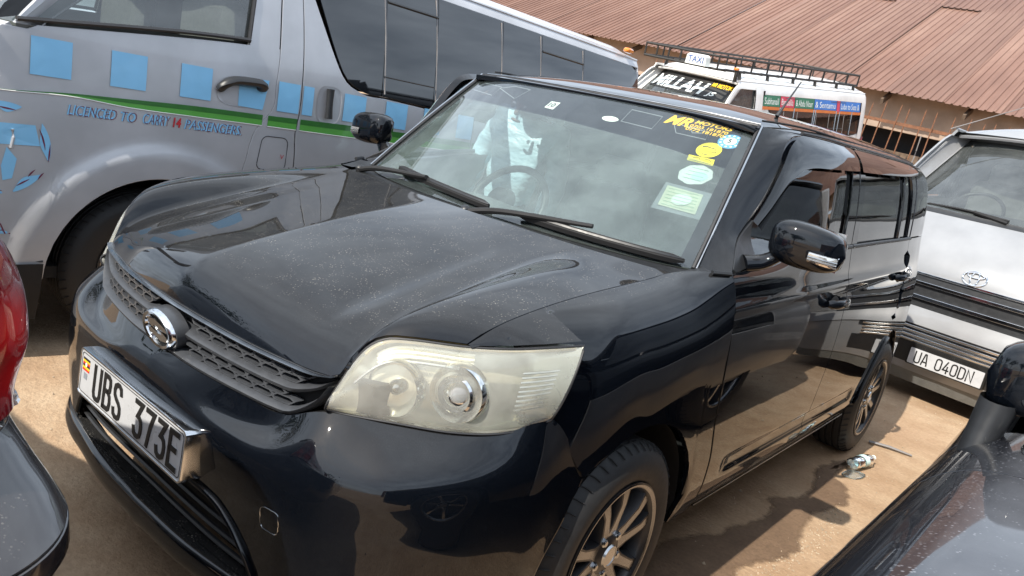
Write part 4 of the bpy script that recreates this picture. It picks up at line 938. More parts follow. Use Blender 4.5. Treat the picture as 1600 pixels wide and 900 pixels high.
# ------------------------------------------------------------------ stickers on the windscreen (behind the glass)
def sticker(name, poly, m_, off=-.006, parent=None):
    p = np.array([ws_at(x, v, off) for x, v in poly]); mb = MB(); c = p.mean(0); n = len(p)
    mb.add(np.r_[[c], p], [(0, i+1, (i+1) % n + 1) for i in range(n)]); return make(name, mb, m_, parent or wsc, smooth=0)
VX = 1/.62     # metres of windscreen height per unit of v
def wtext(body, x, v, h, m_, parent, width=None, bold=0.0, shear=0.0, rot=0.0, off=-.0045):
    vt_, f, w = text_mesh(body, bold, shear); s = (width / w) if width else h
    p = []
    for a, b_ in vt_:
        u_, q = a*s, b_*h; uu = u_*math.cos(rot) - q*math.sin(rot); qq = u_*math.sin(rot) + q*math.cos(rot)
        p.append(ws_at(x + uu, v + qq*VX, off))
    mb = MB(); mb.add(p, f); return make('lettering', mb, m_, parent, smooth=0)
ell = lambda cx_, cv, rx, rv, n=28: [(cx_ + rx*math.cos(a), cv + rv*VX*math.sin(a)) for a in np.linspace(0, 2*np.pi, n, endpoint=False)]
lt = wtext('MR', .330, .884, .047, 'sticker_orange', wsc, width=.088, bold=.035, shear=.25)
wtext('MOTORS', .424, .927, .018, 'sticker_orange', wsc, width=.125, bold=.03, shear=.25)
wtext('0703 181870', .418, .895, .015, 'sticker_orange', wsc, width=.125, bold=.02)
wtext('0772 181870', .414, .866, .015, 'sticker_orange', wsc, width=.125, bold=.02)
o = sticker('sticker', ell(.566, .856, .035, .035), 'sticker_blue'); sticker('sticker_centre', ell(.566, .856, .019, .019), 'sticker_white', -.005, o); wtext('5', .559, .842, .019, 'ink_black', o, bold=.02, off=-.004)
for k in range(12):
    a = k * math.pi/6; sticker('sticker_dot', ell(.566 + .027*math.cos(a), .856 + .027*VX*math.sin(a), .004, .004, 8), 'sticker_white', -.005, o)
o = sticker('sticker', ell(.531, .761, .036, .036), 'sticker_yellow'); 
mb = MB(); q = np.array([ws_at(*p, -.0048) for p in ell(.531, .761, .032, .032, 40)]); mb.tube(np.r_[q, q[:1]], .00035, 4, cap=False); make('sticker_ring', mb, 'ink_black', o)
mb = MB(); q = np.array([ws_at(.531 + dx_, .761 + dv_*VX, -.0048) for dx_, dv_ in ((-.024, .008), (-.012, .012), (0, .010), (.012, .010), (.02, .002), (.024, -.006), (.012, -.008), (-.006, -.007))]); mb.tube(curve(q, 20), np.linspace(.0018, .0006, 20), 5); make('sticker_drawing', mb, 'ink_black', o)
mb = MB(); q = np.array([ws_at(.531 + dx_, .761 + dv_*VX, -.0048) for dx_, dv_ in ((-.010, -.024), (.008, -.024))]); mb.tube(q, .0011, 5); make('sticker_drawing', mb, 'ink_black', o)
o = sticker('sticker', [(.491, .697), (.568, .702), (.576, .657), (.498, .656)], 'sticker_yellow')
for dx_ in (.012, .045):
    mb = MB(); q = np.array([ws_at(.497 + dx_ + a, .682 + b_, -.0048) for a, b_ in ((0, 0), (.008, .008), (.018, .004), (.022, -.006))]); mb.tube(curve(q, 10), .0009, 5); make('sticker_drawing', mb, 'ink_black', o)
mb = MB(); q = np.array([ws_at(x, .664, -.0048) for x in np.linspace(.503, .568, 8)]); mb.tube(q, .0006, 5); make('sticker_line', mb, 'ink_black', o)
oc = [(.553 + .046*(1+.035*math.cos(8*a))*math.cos(a), .572 + .044*VX*(1+.035*math.cos(8*a))*math.sin(a)) for a in np.linspace(0, 2*np.pi, 32, endpoint=False)]
o = sticker('sticker', oc, 'sticker_white')
sticker('sticker_panel', ell(.567, .565, .022, .020), 'sticker_pale', -.005, o)
for k in range(4):
    mb = MB(); mb.tube(np.array([ws_at(x, .615 - .026*k, -.0048) for x in np.linspace(.528, .578, 6)]), .0007, 4); make('sticker_line', mb, 'pale_green_ink', o)
sticker('sticker_backing', [(.497, .482), (.630, .478), (.650, .298), (.515, .305)], 'residue', -.0075)
o = sticker('sticker', [(.509, .462), (.612, .455), (.630, .322), (.526, .330)], 'sticker_cream')
sticker('sticker_panel', ell(.572, .392, .026, .024), 'sticker_yellow' if False else 'sticker_white', -.005, o)
for k in range(6):
    mb = MB(); mb.tube(np.array([ws_at(x + .003*k, .445 - .021*k, -.0048) for x in np.linspace(.518, .604, 6)]), .0006, 4); make('sticker_line', mb, 'pale_green_ink', o)
o = sticker('sticker', [(-.137, .876), (-.094, .878), (-.091, .808), (-.135, .812)], 'sticker_white'); wtext('10', -.128, .823, .024, 'ink_black', o, width=.028, bold=.01, off=-.004)
o = sticker('sticker', ell(.150, .829, .032, .014), 'sticker_white')
def outline(poly, r=.0022):
    q = np.array([ws_at(x, v, -.0065) for x, v in poly]); mb = MB(); mb.tube(np.r_[q, q[:1]], r, 4, cap=False); make('glue_outline', mb, 'residue', wsc)
outline([(.186, .938), (.308, .930), (.315, .819), (.194, .828)]); outline([(-.44, .905), (-.372, .946), (-.287, .941), (-.306, .834)]); outline([(-.599, .853), (-.567, .934), (-.439, .918), (-.434, .825)]); outline([(.363, .90), (.399, .828), (.498, .828), (.488, .885)]); outline([(.42, .895), (.445, .855), (.475, .87), (.47, .90)])

# ------------------------------------------------------------------ cabin
mb = MB()
dr = [[(x, y, z) for x in np.linspace(-.70, .70, 24)] for y, z in ((1.13, 1.025), (1.30, 1.035), (1.48, 1.02), (1.58, .98), (1.60, .85), (1.55, .70))]
dr = np.array(dr); dr[..., 2] += -.03 * (np.abs(dr[..., 0]) / .7)**4 + .012*np.exp(-((dr[..., 0] + .37)/.16)**2); dr[..., 1] = np.where(dr[..., 1] < 1.2, dr[..., 1] + .10*(np.abs(dr[..., 0])/.7)**2, dr[..., 1])
mb.grid(dr, flip=False); dash = make('dashboard', mb, 'dash_plastic', hero, smooth=60)
mb = MB(); a = np.linspace(0, 2*np.pi, 41); SWc = V3(-.375, 1.66, .985); sx = V3(1, 0, 0); sy = V3(0, .50, .866)
mb.tube(np.stack([SWc + .185*(math.cos(t)*sx + math.sin(t)*sy) for t in a]), .0155, 10, cap=False); sw = make('steering_wheel', mb, 'black_plastic', hero)
mb = MB(); 
for t in (0, np.pi, -np.pi/2): mb.tube([SWc + V3(0, -.03, .01), SWc + .18*(math.cos(t)*sx + math.sin(t)*sy)], .014, 8, flat_=.6)
mb.lathe([(.0001, .012), (.05, .010), (.065, -.01), (.05, -.05)], 20, SWc + V3(0, -.02, .01), (0, .866, -.5)); make('wheel_hub', mb, 'black_plastic', sw)
def seat(x, y, w=.50):
    mb = MB(); rows_ = []
    for t in np.linspace(0, 1, 16):
        zz = .52 + .60*t; yc = y + .16*t + .02; ww = w*.5*(1 - .22*t**3); th = .07*(1 - .3*t)
        a = np.linspace(0, 2*np.pi, 24, endpoint=False); e = .6
        rows_.append(np.stack([x + ww*np.sign(np.cos(a))*np.abs(np.cos(a))**e, yc + th*np.sign(np.sin(a))*np.abs(np.sin(a))**e, np.full(24, zz)], 1))
    mb.grid(np.stack(rows_), wrap=True); mb.add(np.r_[rows_[-1], [rows_[-1].mean(0) + V3(0, 0, .02)]], [(i, (i+1) % 24, 24) for i in range(24)])
    o = make('seat', mb, 'seat_cloth', hero, smooth=60)
    mb = MB(); rows_ = []
    for t in np.linspace(0, 1, 10):
        yy_ = y - .46 + .5*t; th = .075; a = np.linspace(0, 2*np.pi, 24, endpoint=False); e = .6
        rows_.append(np.stack([x + w*.5*np.sign(np.cos(a))*np.abs(np.cos(a))**e, np.full(24, yy_), .50 - .04*t + th*np.sign(np.sin(a))*np.abs(np.sin(a))**e], 1))
    mb.grid(np.stack(rows_), wrap=True); make('seat_cushion', mb, 'seat_cloth', o, smooth=60)
    mb = MB(); mb.box((x, y + .20, 1.17), (.27, .10, .17), bev=.035); make('headrest', mb, 'seat_cloth', o)
seat(-.375, 2.30); seat(.375, 2.30)
mb = MB(); mb.box((0, 3.05, .68), (1.25, .18, .70), bev=.05); make('rear_seat', mb, 'seat_cloth', hero)
mb = MB(); mb.box((0, 2.6, .26), (1.5, 3.0, .03)); mb.box((0, 1.02, .60), (1.40, .03, .75)); make('floor_pan', mb, 'matt_black', hero)
mb = MB(); mb.box((0, .62, .70), (1.15, .85, .18)); mb.box((0, .30, .45), (1.0, .05, .45)); make('engine_bay', mb, 'matt_black', hero)
mb = MB(); q = ws_at(0, .93, -.05); mb.box(q + V3(0, .03, -.03), (.24, .02, .065), bev=.009); mb.tube([q + V3(0, .04, -.02), ws_at(0, .97, -.01)], .01, 6); make('interior_mirror', mb, 'black_plastic', hero)
for s in (1, -1):
    mb = MB(); P = np.array([[(s*(S(2.36, z) - .05), 2.30, z), (s*(S(2.36, z) - .07), 2.36, z), (s*(S(2.36, z) - .05), 2.42, z)] for z in np.linspace(.4, 1.47, 8)]); mb.grid(P); make('centre_pillar', mb, 'interior_beige' if s < 0 else 'black_plastic', hero)

# ------------------------------------------------------------------ wheels
def wheel(prt, c, side, R=.316, W=.205, rim=.205, name='wheel', dark=True, spokes=10):
    """c: hub centre on the outer face; side: +1 outer face looks to +x"""
    c = np.array(c, float); ax = V3(side, 0, 0)
    mb = MB(); h0, h1 = -W, 0.0
    prof = [(rim, -W+.01), (rim+.012, -W), (R-.055, -W-.004), (R-.02, -W+.012), (R-.004, -W+.03)]
    for k in range(4):
        a = -W + .035 + k*(W-.07)/4; g = (W-.07)/4; prof += [(R, a+.003), (R, a+g-.008), (R-.008, a+g-.006), (R-.008, a+g-.001)]
    prof += [(R, -.034), (R-.004, -.028), (R-.02, -.010), (R-.045, .003), (R-.062, .0055), (rim+.022, .002), (rim+.008, -.004), (rim, -.012)]
    mb.lathe(prof, 72, c, ax); w = make(name, mb, 'rubber', prt, smooth=35)
    mb = MB()
    a_ = np.cross(ax, [0, 0, 1.0]); b_ = np.cross(ax, a_)
    for k in range(54):
        t = k*2*np.pi/54; rr = lambda r, h, dt: c + ax*h + r*(math.cos(t+dt)*a_ + math.sin(t+dt)*b_)
        mb.tube([rr(R-.018, -.008, 0), rr(R-.005, -.022, .012), rr(R+.0008, -.040, .035)], .0022, 4)
    make('tread_blocks', mb, 'matt_black', w)['kind'] = 'stuff'
    mb = MB(); mb.lathe([(rim-.002, -.14), (rim-.010, -.05), (rim-.006, -.016), (rim+.006, -.006), (rim+.008, .001), (rim+.001, .003), (rim-.008, -.002), (rim-.014, -.018), (rim-.02, -.06)], 72, c, ax); r = make('rim', mb, 'dark_alloy' if dark else 'machined_alloy', w, smooth=50)
    mb = MB(); mb.lathe([(rim-.0075, -.0005), (rim-.001, .0042), (rim+.003, .0040)], 72, c, ax); make('rim_lip', mb, 'machined_alloy', r)
    mb = MB(); mb.lathe([(rim-.02, -.075), (.0001, -.075)], 32, c, ax); mb.lathe([(.13, -.07), (.13, -.055), (.04, -.05)], 32, c, ax); make('brake_disc', mb, 'dark_alloy', r)
    spk = []
    for k in range(spokes):
        t = k*2*np.pi/spokes + (.07 if k % 2 else -.07) + .2
        u = math.cos(t)*a_ + math.sin(t)*b_; v = -math.sin(t)*a_ + math.cos(t)*b_
        sp = MB(); fc = MB(); spk.append((sp, fc))
        st = [(.045, .030, -.020), (.09, .017, -.014), (.15, .0145, -.007), (rim-.008, .021, -.010)]
        top = np.array([[c + u*r_ + v*hw + ax*h, c + u*r_ - v*hw + ax*h] for r_, hw, h in st])
        low = np.array([[c + u*r_ + v*hw*1.5 + ax*(h-.035), c + u*r_ - v*hw*1.5 + ax*(h-.035)] for r_, hw, h in st])
        sp.grid(np.stack([low[:, 0], top[:, 0], top[:, 1], low[:, 1]]))
        ins = np.array([[c + u*r_ + v*hw*.68 + ax*(h+.0006), c + u*r_ - v*hw*.68 + ax*(h+.0006)] for r_, hw, h in st]); fc.grid(np.stack([ins[:, 0], ins[:, 1]]))
    for sp, fc in spk: make('spoke', sp, 'dark_alloy', r, smooth=30); make('spoke_face', fc, 'machined_alloy' if dark else 'chrome', r, smooth=30)
    mb = MB(); mb.lathe([(.062, -.045), (.060, -.020), (.045, -.012), (.032, -.010)], 32, c, ax); make('hub', mb, 'dark_alloy', r)
    mb = MB(); mb.lathe([(.033, -.011), (.030, -.004), (.0265, -.0035), (.0265, -.005), (.0001, -.0042)], 32, c, ax); make('centre_cap', mb, 'dull_chrome', r)
    for k in range(5):
        t = k*2*np.pi/5 + .3; q = c + .056*(math.cos(t)*a_ + math.sin(t)*b_); mb = MB(); mb.lathe([(.013, -.03), (.012, -.012), (.008, -.008), (.0001, -.008)], 10, q, ax); make('wheel_nut', mb, 'dull_chrome', r)
    return w
for s in (1, -1):
    wheel(hero, (s*.862, .862, .316), s); wheel(hero, (s*.856, 3.45, .316), s)
def dense_(poly, n=10):
    p = np.array(poly, float); return np.concatenate([np.linspace(p[i], p[(i+1) % len(p)], n, endpoint=False) for i in range(len(p))])
# ================================================================== box-bodied minibus, built in its own frame: front centre on the ground at the origin, front facing -y, its left +x
def van_profile(hw):
    fs = F1([.10, .28, .5, .8, 1.0, 1.28, 1.5, 1.75, 1.9, 1.97], [-.05, -.025, -.006, 0, 0, -.012, -.04, -.085, -.125, -.17])
    return lambda z: hw + fs(z)
v_front = F1([.10, .2, .28, .55, .64, .87, .95, 1.1, 1.2, 1.31], [.06, .022, .0, .0, .018, .055, .085, .19, .28, .42])
def y_corner(z): return max(.37, float(v_front(z)) + .03)
def van_body(root, hw, m_, L=4.72, glassm='dark_glass', arch_c=(1.05, .33), arch_r=.445, rear_c=(3.62, .33)):
    sx_ = van_profile(hw)
    def side(yz, off=0.0):
        yz = np.asarray(yz, float); y, z = yz[..., 0], yz[..., 1]
        x = sx_(z) + off
        for c in (arch_c, rear_c):
            d = np.hypot(y - c[0], z - c[1]); x = x + .019 * (1 - sm((d - .545)/.06)) * sm((z - .15)/.2)
        x = x - .25 * np.clip((y - (L - .16))/.16, 0, 1)**3 - .10*np.clip((.55 - y)/.55, 0, 1)**2
        return np.stack([x, y, z], -1)
    seamA = F1([.28, .6, .874, 1.083, 1.107, 1.282, 1.646, 1.92], [1.40, 1.40, 1.429, 1.497, 1.52, 1.552, 1.56, 1.565])
    seamB = F1([.28, .914, 1.084, 1.116, 1.296, 1.92], [1.70, 1.70, 1.688, 1.694, 1.697, 1.655])
    belt_f = F1([.3, .45, 1.40, 1.5], [1.30, 1.318, 1.425, 1.43])
    zb_s = F1([1.70, 1.768, 1.81, 1.852, 1.936, 2.062, 2.241, 4.3, 4.62, 4.72], [1.88, 1.695, 1.60, 1.511, 1.366, 1.298, 1.29, 1.29, 1.33, 1.36])
    zl = lambda y: np.where(abs(y - arch_c[0]) < arch_r, arch_c[1] + np.sqrt(np.maximum(arch_r**2 - (y - arch_c[0])**2, 0)), np.where(abs(y - rear_c[0]) < arch_r, rear_c[1] + np.sqrt(np.maximum(arch_r**2 - (y - rear_c[0])**2, 0)), .29))
    def ygrid(a, b_, n):
        y = np.linspace(a, b_, n); ex = [c[0] + sg*arch_r*k for c in (arch_c, rear_c) for sg in (-1, 1) for k in (.9999, .98, .94, .87, .78)]
        return np.unique(np.r_[y, [e for e in ex if a < e < b_]])
    def shp(y0, y1, zt, n=40, k=26):
        ys = ygrid(0, 1, n); yr = ygrid(float(y0(.6)), float(y1(.6)), n); u = (yr - yr[0])/(yr[-1] - yr[0]); P = np.zeros((k, len(u), 2))
        for j, uu in enumerate(u):
            zt_ = float(zt(yr[j])); z = np.linspace(float(zl(yr[j])), zt_, k); P[:, j, 0] = (1-uu)*y0(z) + uu*y1(z); P[:, j, 1] = z
        return P
    const = lambda v: (lambda z: np.asarray(z)*0 + v)
    def part(name, P2, s, prt=root, m2=m_, off=0.0, gap=.0062, depth=.02):
        mb = MB(); panel(mb, sd(side(P2, off), s), (s, 0, 0), gap=gap, depth=depth); return make(name, mb, m2, prt, smooth=45)
    for s in (1, -1):
        fd = part('front_door', shp(lambda z: np.vectorize(y_corner)(np.minimum(z, 1.29)), seamA, lambda y: belt_f(y) if y > .46 else 1.30), s)
        for pth in ([(float(seamA(z)), z) for z in np.linspace(.80 if s else .3, 1.9, 24)], [(float(seamB(z)), z) for z in np.linspace(.3, 1.88, 24)], [(2.95, z) for z in np.linspace(.3, 1.28, 12)], [(y_corner(z), z) for z in np.linspace(.45, 1.28, 12)]):
            mb = MB(); mb.tube(sd(side(np.array(pth), -.012), s), .0085, 6); make('door_seal', mb, 'seal_rubber', fd)
        tq = dense_([(.40, 1.312), (.47, 1.335), (.52, 1.40), (.58, 1.48), (.52, 1.465), (.43, 1.37)], 4); mb = MB(); nq = len(tq); mb.add(sd(np.r_[side(tq, .004), side(tq.mean(0)[None], .004)], s), [(i, (i+1) % nq, nq) for i in range(nq)]); make('corner_trim', mb, 'black_plastic', fd)

        # door frame round the glass
        fr = [(.46, 1.31), (.60, 1.50), (.80, 1.72), (.95, 1.86), (1.02, 1.90), (1.56, 1.905)]; inn = [(.50, 1.335), (.66, 1.51), (.86, 1.71), (.98, 1.82), (1.06, 1.845), (1.46, 1.845)]
        part('window_frame', ruled(curve(fr, 40, lin=True), curve(inn, 40, lin=True), 4), s, fd)
        q = np.stack([np.stack([1.398 + .045*(z-1.42)/.42*1.0 + (seamA(z) - 1.398 - .045*(z-1.42)/.42)*u for u in np.linspace(0, 1, 5)]) for z in np.linspace(1.40, 1.86, 10)]); zq = np.linspace(1.40, 1.86, 10)[:, None] * np.ones((1, 5)); part('window_frame', np.stack([q, zq], -1), s, fd)
        gl_b = np.c_[np.linspace(.46, 1.42, 30), belt_f(np.linspace(.46, 1.42, 30)) - .005]; gl_t = curve([(.46, 1.32), (.66, 1.52), (.86, 1.72), (.99, 1.84), (1.46, 1.86)], 30)
        mb = MB(); mb.grid(sd(side(ruled(gl_b, gl_t, 8), -.018), s), flip=s < 0); make('window', mb, 'van_glass', fd)
        mb = MB(); mb.tube(sd(side(np.c_[np.linspace(.47, 1.40, 24), belt_f(np.linspace(.47, 1.40, 24)) + .006], .0), s), .016, 6, flat_=.6); make('window_seal', mb, 'seal_rubber', fd)
        mb = MB(); mb.tube(sd(side(np.array([(1.398, 1.42), (1.42, 1.62), (1.443, 1.84)]), -.004), s), .009, 6); make('window_seal', mb, 'seal_rubber', fd)
        mb = MB(); mb.grid(sd(side(shp(const(.5), lambda z: seamA(z) - .03, belt_f, 10, 8), -.10), s)); make('door_card', mb, 'interior_grey', fd)
        # handle of the front door with its scoop
        mb = MB(); q = side(np.array([(1.262, 1.192), (1.285, 1.226), (1.32, 1.243), (1.40, 1.251), (1.462, 1.248), (1.474, 1.225)]), .022); q[0] -= V3(.018, 0, 0); q[-1] -= V3(.016, 0, 0); mb.tube(sd(curve(q, 20), s), np.r_[.020, np.full(18, .029), .024], 10, flat_=.7); make('handle', mb, 'black_plastic', fd)
        mb = MB(); a = np.linspace(0, 2*np.pi, 30, endpoint=False); o_ = np.stack([1.362 + .105*np.sign(np.cos(a))*abs(np.cos(a))**.7, 1.190 + .058*np.sign(np.sin(a))*abs(np.sin(a))**.7], 1); mb.grid(sd(np.stack([side(o_, .003), side(o_*.97 + np.array([1.362, 1.19])*.03, .001), side(o_*.8 + np.array([1.362, 1.19])*.2, .002)]), s), wrap=True); mb.add(sd(np.r_[side(o_*.8 + np.array([1.362, 1.19])*.2, .002), side(np.array([[1.362, 1.19]]), .002)], s), [(i, (i+1) % 30, 30) for i in range(30)]); make('handle_scoop', mb, m_, fd)
        # pillar and the sliding/rear panels
        part('centre_pillar', shp(seamA, seamB, const(1.905), 12, 40), s)
        sl = part('sliding_door' if s > 0 else 'side_panel', shp(seamB, const(2.95), zb_s, 44, 30), s)
        part('rear_panel', shp(const(2.95), const(L), zb_s, 50, 30), s)
        mb = MB(); o_ = np.stack([1.862 + .075*np.sign(np.cos(a))*abs(np.cos(a))**.6, 1.205 + .092*np.sign(np.sin(a))*abs(np.sin(a))**.6], 1); cc = np.array([1.862, 1.205]); mb.grid(sd(np.stack([side(o_, .003), side(o_*.94 + cc*.06, .001), side(o_*.7 + cc*.3, .002)]), s), wrap=True); mb.add(sd(np.r_[side(o_*.7 + cc*.3, .002), side(cc[None], .002)], s), [(i, (i+1) % 30, 30) for i in range(30)]); make('handle_scoop', mb, m_, sl)
        mb = MB(); mb.tube(sd(side(np.array([(1.845, 1.285), (1.846, 1.24), (1.847, 1.19), (1.85, 1.14)]), .026), s), [.022, .019, .019, .022], 10, flat_=.7, up=(1, 0, 0)); make('handle', mb, 'black_plastic', sl)
        # fuel flap outline
        if s > 0:
            fl_ = rrect(.150, .16, .03); o2 = np.stack([1.575 + fl_[:, 0] + .10*(fl_[:, 1])*(fl_[:, 0] < 0), .935 + fl_[:, 1]], 1); mb = MB(); q = side(o2, .0006); mb.tube(sd(np.r_[q, q[:1]], s), .0022, 4, cap=False); make('fuel_flap', mb, 'seal_rubber', root)
        # wide dark glass along the side, pane by pane
        edges = [1.70, 2.195, 2.58, 3.155, 3.56, 4.06, L - .12]
        for e0, e1 in zip(edges[:-1], edges[1:]):
            ys = np.unique(np.r_[np.linspace(e0, e1, 14)]); top = 1.885
            zb_ = np.minimum(zb_s(ys) + .004, 1.86); zt = np.full(len(ys), top) - .10*np.clip((ys - (L - .24))/.12, 0, 1)**2
            P2 = np.stack([np.stack([ys + .0*t - .035*(t-.0)*(e0 < 1.8)*(1 - (ys-e0)/(e1-e0)), zb_*(1-t) + zt*t], 1) for t in np.linspace(0, 1, 8)])
            mb = MB(); panel(mb, sd(side(P2, .003), s), (s, 0, 0), gap=.003, depth=.006); make('window', mb, glassm, root, smooth=45)
        for y in (2.195, 2.58, 3.155, 3.56, 4.06):
            mb = MB(); mb.tube(sd(side(np.array([(y + .02, 1.31), (y, 1.6), (y - .02, 1.87)]), .003), s), .0055, 5); make('window_trim', mb, 'stick', root)
        for y0, y1 in ((2.20, 2.575), (3.565, 4.055)):
            [make('window_trim', MB().tube(sd(side(np.array([(y0, zt_), (y1, zt_)]), .004), s), rt_, 5), 'black_plastic', root) for zt_, rt_ in ((1.78, .008), (1.40, .004))]
        yq = np.linspace(L - .125, L, 10); part('rear_pillar', np.stack([np.stack([yq, 1.30 + .60*t + 0*yq], 1) for t in np.linspace(0, 1, 10)]), s, gap=.001)
        ys = np.linspace(1.02, L - .02, 40); part('roof_rail', np.stack([np.stack([ys, 1.885 + (.05)*t + 0*ys], 1) for t in np.linspace(0, 1, 4)]), s, gap=.001)
        mb = MB(); mb.tube(sd(side(np.stack([ys, 1.94 + 0*ys], 1), .0), s), .010, 6); make('roof_gutter', mb, m_, root)
        # dark wheel wells
        for c in (arch_c, rear_c):
            p = arc((c[0], c[1], arch_r), -.25, np.pi + .25, 30); mb = MB(); r = np.stack([np.c_[side(p, -.002)[:, 0], p], np.c_[np.full(30, hw - .45), p]]); mb.grid(sd(r, s)); mb.add(sd(np.r_[r[1], [[hw - .45, c[0], c[1]]]], s), [(i, i+1, 30) for i in range(29)]); make('wheel_arch_liner', mb, 'matt_black', root)
        wheel(root, (s*(hw - .075), arch_c[0], .345), s, R=.345, W=.20, rim=.20, dark=False, spokes=6); wheel(root, (s*(hw - .075), rear_c[0], .345), s, R=.345, W=.20, rim=.20, dark=False, spokes=6)
        # door mirror
        mb = MB(); a2 = np.linspace(0, 2*np.pi, 24, endpoint=False); rings = []
        for u in np.linspace(-1, 1, 12):
            k = max(.05, (1 - abs(u)**3)**.4); rings.append(np.stack([hw + .11 + .085*k*np.cos(a2), .13 + .045*k*np.sin(a2), np.full(24, 1.44 + .13*u)], 1))
        mb.grid(sd(np.stack(rings), s), wrap=True); mb.tube(sd(np.array([(hw - .04, .40, 1.26), (hw + .06, .16, 1.36)]), s), .03, 8); make('mirror', mb, 'black_plastic', root)
        # headlamp, tail light
        P = surf([[(.60*hw, v_front(z) + .05, z), (.78*hw, v_front(z) + .095, z), (.92*hw, v_front(z) + .19, z), (.985*hw, v_front(z) + .33, z)] for z in (.66, .78, .9, 1.0)], 10, 16)
        mb = MB(); panel(mb, sd(P + V3(0, -.012, 0), s), (s*.4, -1, 0), gap=.003, depth=.03); make('headlight', mb, 'clear_lens', root); mb = MB(); mb.grid(sd(P + V3(0, .01, 0), s)); make('headlight_reflector', mb, 'reflector_silver', root)
        mb = MB(); mb.box((s*(hw - .07), L - .005, 1.02), (.10, .03, .52), bev=.01); make('tail_light', mb, 'tail_red', root)
    # roof
    rows_ = []
    for y in np.unique(np.r_[np.linspace(1.08, 1.6, 10), np.linspace(1.6, L - .3, 24), np.linspace(L - .3, L - .02, 8)]):
        xe = float(side(np.array([[y, 1.945]]))[0, 0]) - .004; ze = 1.945; d = .105 * sm((y - 1.0)/.35)*.9 * (1 - .6*max(0, (y - (L - .2))/.2)**2) + .012
        t = np.linspace(-1, 1, 31); ze2 = ze - .05*sm(1 - (y - 1.06)/.16)
        rib = .006*np.cos(t*3*np.pi*2)*sm((y - 1.5)/.2)*(abs(t) < .9)
        rows_.append(np.stack([xe*t, y + 0*t - .10*(1 - t**2)*sm((1.9 - y)/.8), ze2 + d*(1 - abs(t)**2.6) + rib], 1))
    mb = MB(); panel(mb, np.stack(rows_), (0, 0, 1), gap=.001, depth=.02, sides='') ; make('roof', mb, m_, root, smooth=45)
    # windscreen and front pillars
    def wsrow(v): 
        z = 1.315 + .575*v; y = .42 + .66*v**1.05; w = hw*(.955 - .125*v); t = np.linspace(-1, 1, 49); return np.stack([w*t, y + .17*np.abs(t)**3.2, z + 0*t - .01*t**2], 1)
    Wg = np.stack([wsrow(v) for v in np.linspace(0, 1, 14)])
    mb = MB(); mb.grid(Wg[:, 1:-1]); wsO = make('windscreen', mb, 'van_glass', root)
    if wsO.data.polygons[5].normal.y > 0: wsO.data.flip_normals()
    mb = MB(); mb.grid(Wg[-2:, 1:-1] + V3(0, .003, .0)); mb.grid(Wg[:2, 1:-1] + V3(0, .003, 0)); mb.grid(Wg[:, 1:3] + V3(0, .003, 0)); mb.grid(Wg[:, -3:-1] + V3(0, .003, 0)); make('windscreen_surround', mb, 'seal_rubber', root)
    for s in (1, -1):
        a_ = Wg[:, -2] + V3(0, -.004, .004); zs = a_[:, 2]; b_ = side(np.stack([np.interp(zs, [1.30, 1.5, 1.72, 1.86, 1.91], [.46, .60, .80, .95, 1.03]), zs], 1)); P = np.stack([a_, .55*a_ + .45*b_ + V3(.022, -.018, 0), b_]); mb = MB(); panel(mb, sd(surf(list(P), 8, 14), s), (s, -1, 0), gap=.001, depth=.02); make('front_pillar', mb, m_, root, smooth=60)
    hd = np.stack([Wg[-1] + V3(0, 0, -.004), Wg[-1] + V3(0, .03, .035), np.stack([(hw-.155)*np.linspace(-1, 1, 49), 1.08 + 0*Wg[-1][:, 0] - .10*(1 - np.linspace(-1, 1, 49)**2)*sm((1.9 - 1.08)/.8) + .0, 1.912 + .012*(1 - abs(np.linspace(-1, 1, 49))**2.6) + .01], 1)])
    mb = MB(); mb.grid(surf(list(hd), 8, 49)); make('roof_front', mb, m_, root, smooth=60)
    # cabin
    mb = MB(); mb.box((0, .62, 1.18), (1.5*hw, .5, .22), bev=.06); d_ = make('dashboard', mb, 'interior_grey', root)
    for x in (-.45, .45):
        mb = MB(); mb.box((x, 1.42, 1.22), (.46, .13, .75), bev=.05); mb.box((x, 1.42, 1.66), (.26, .09, .17), bev=.03); mb.box((x, 1.2, .88), (.46, .45, .14), bev=.05); make('seat', mb, 'seat_cloth', root)
    mb = MB(); a2 = np.linspace(0, 2*np.pi, 33); cs = V3(-.42, .86, 1.34); mb.tube(np.stack([cs + .19*(math.cos(t)*V3(1, 0, 0) + math.sin(t)*V3(0, .62, .78)) for t in a2]), .014, 8, cap=False); make('steering_wheel', mb, 'black_plastic', root)
    mb = MB(); mb.box((0, 2.4, .33), (1.7*hw, 4.2, .05)); mb.box((0, 1.62, 1.1), (1.8*hw, .03, 1.5)); make('floor_pan', mb, 'matt_black', root)
    mb = MB(); q = rows_[2:-2]; mb.grid(np.stack(q) - V3(0, 0, .04)); make('headliner', mb, 'headliner', root)
    # back
    zs = np.array([.3, .6, 1.0, 1.4, 1.8, 1.93]); mb = MB(); mb.grid(np.stack([np.stack([(sx_(z) - .20)*np.linspace(-1, 1, 9), np.full(9, L - .002 - .1*max(0, z - 1.7)), np.full(9, z)], 1) for z in zs])); make('tailgate', mb, m_, root)
    mb = MB(); mb.add([(-.6, L + .003, 1.32), (.6, L + .003, 1.32), (.55, L - .01, 1.78), (-.55, L - .01, 1.78)], [(0, 1, 2, 3)]); make('rear_window', mb, glassm, root)
    return side, sx_
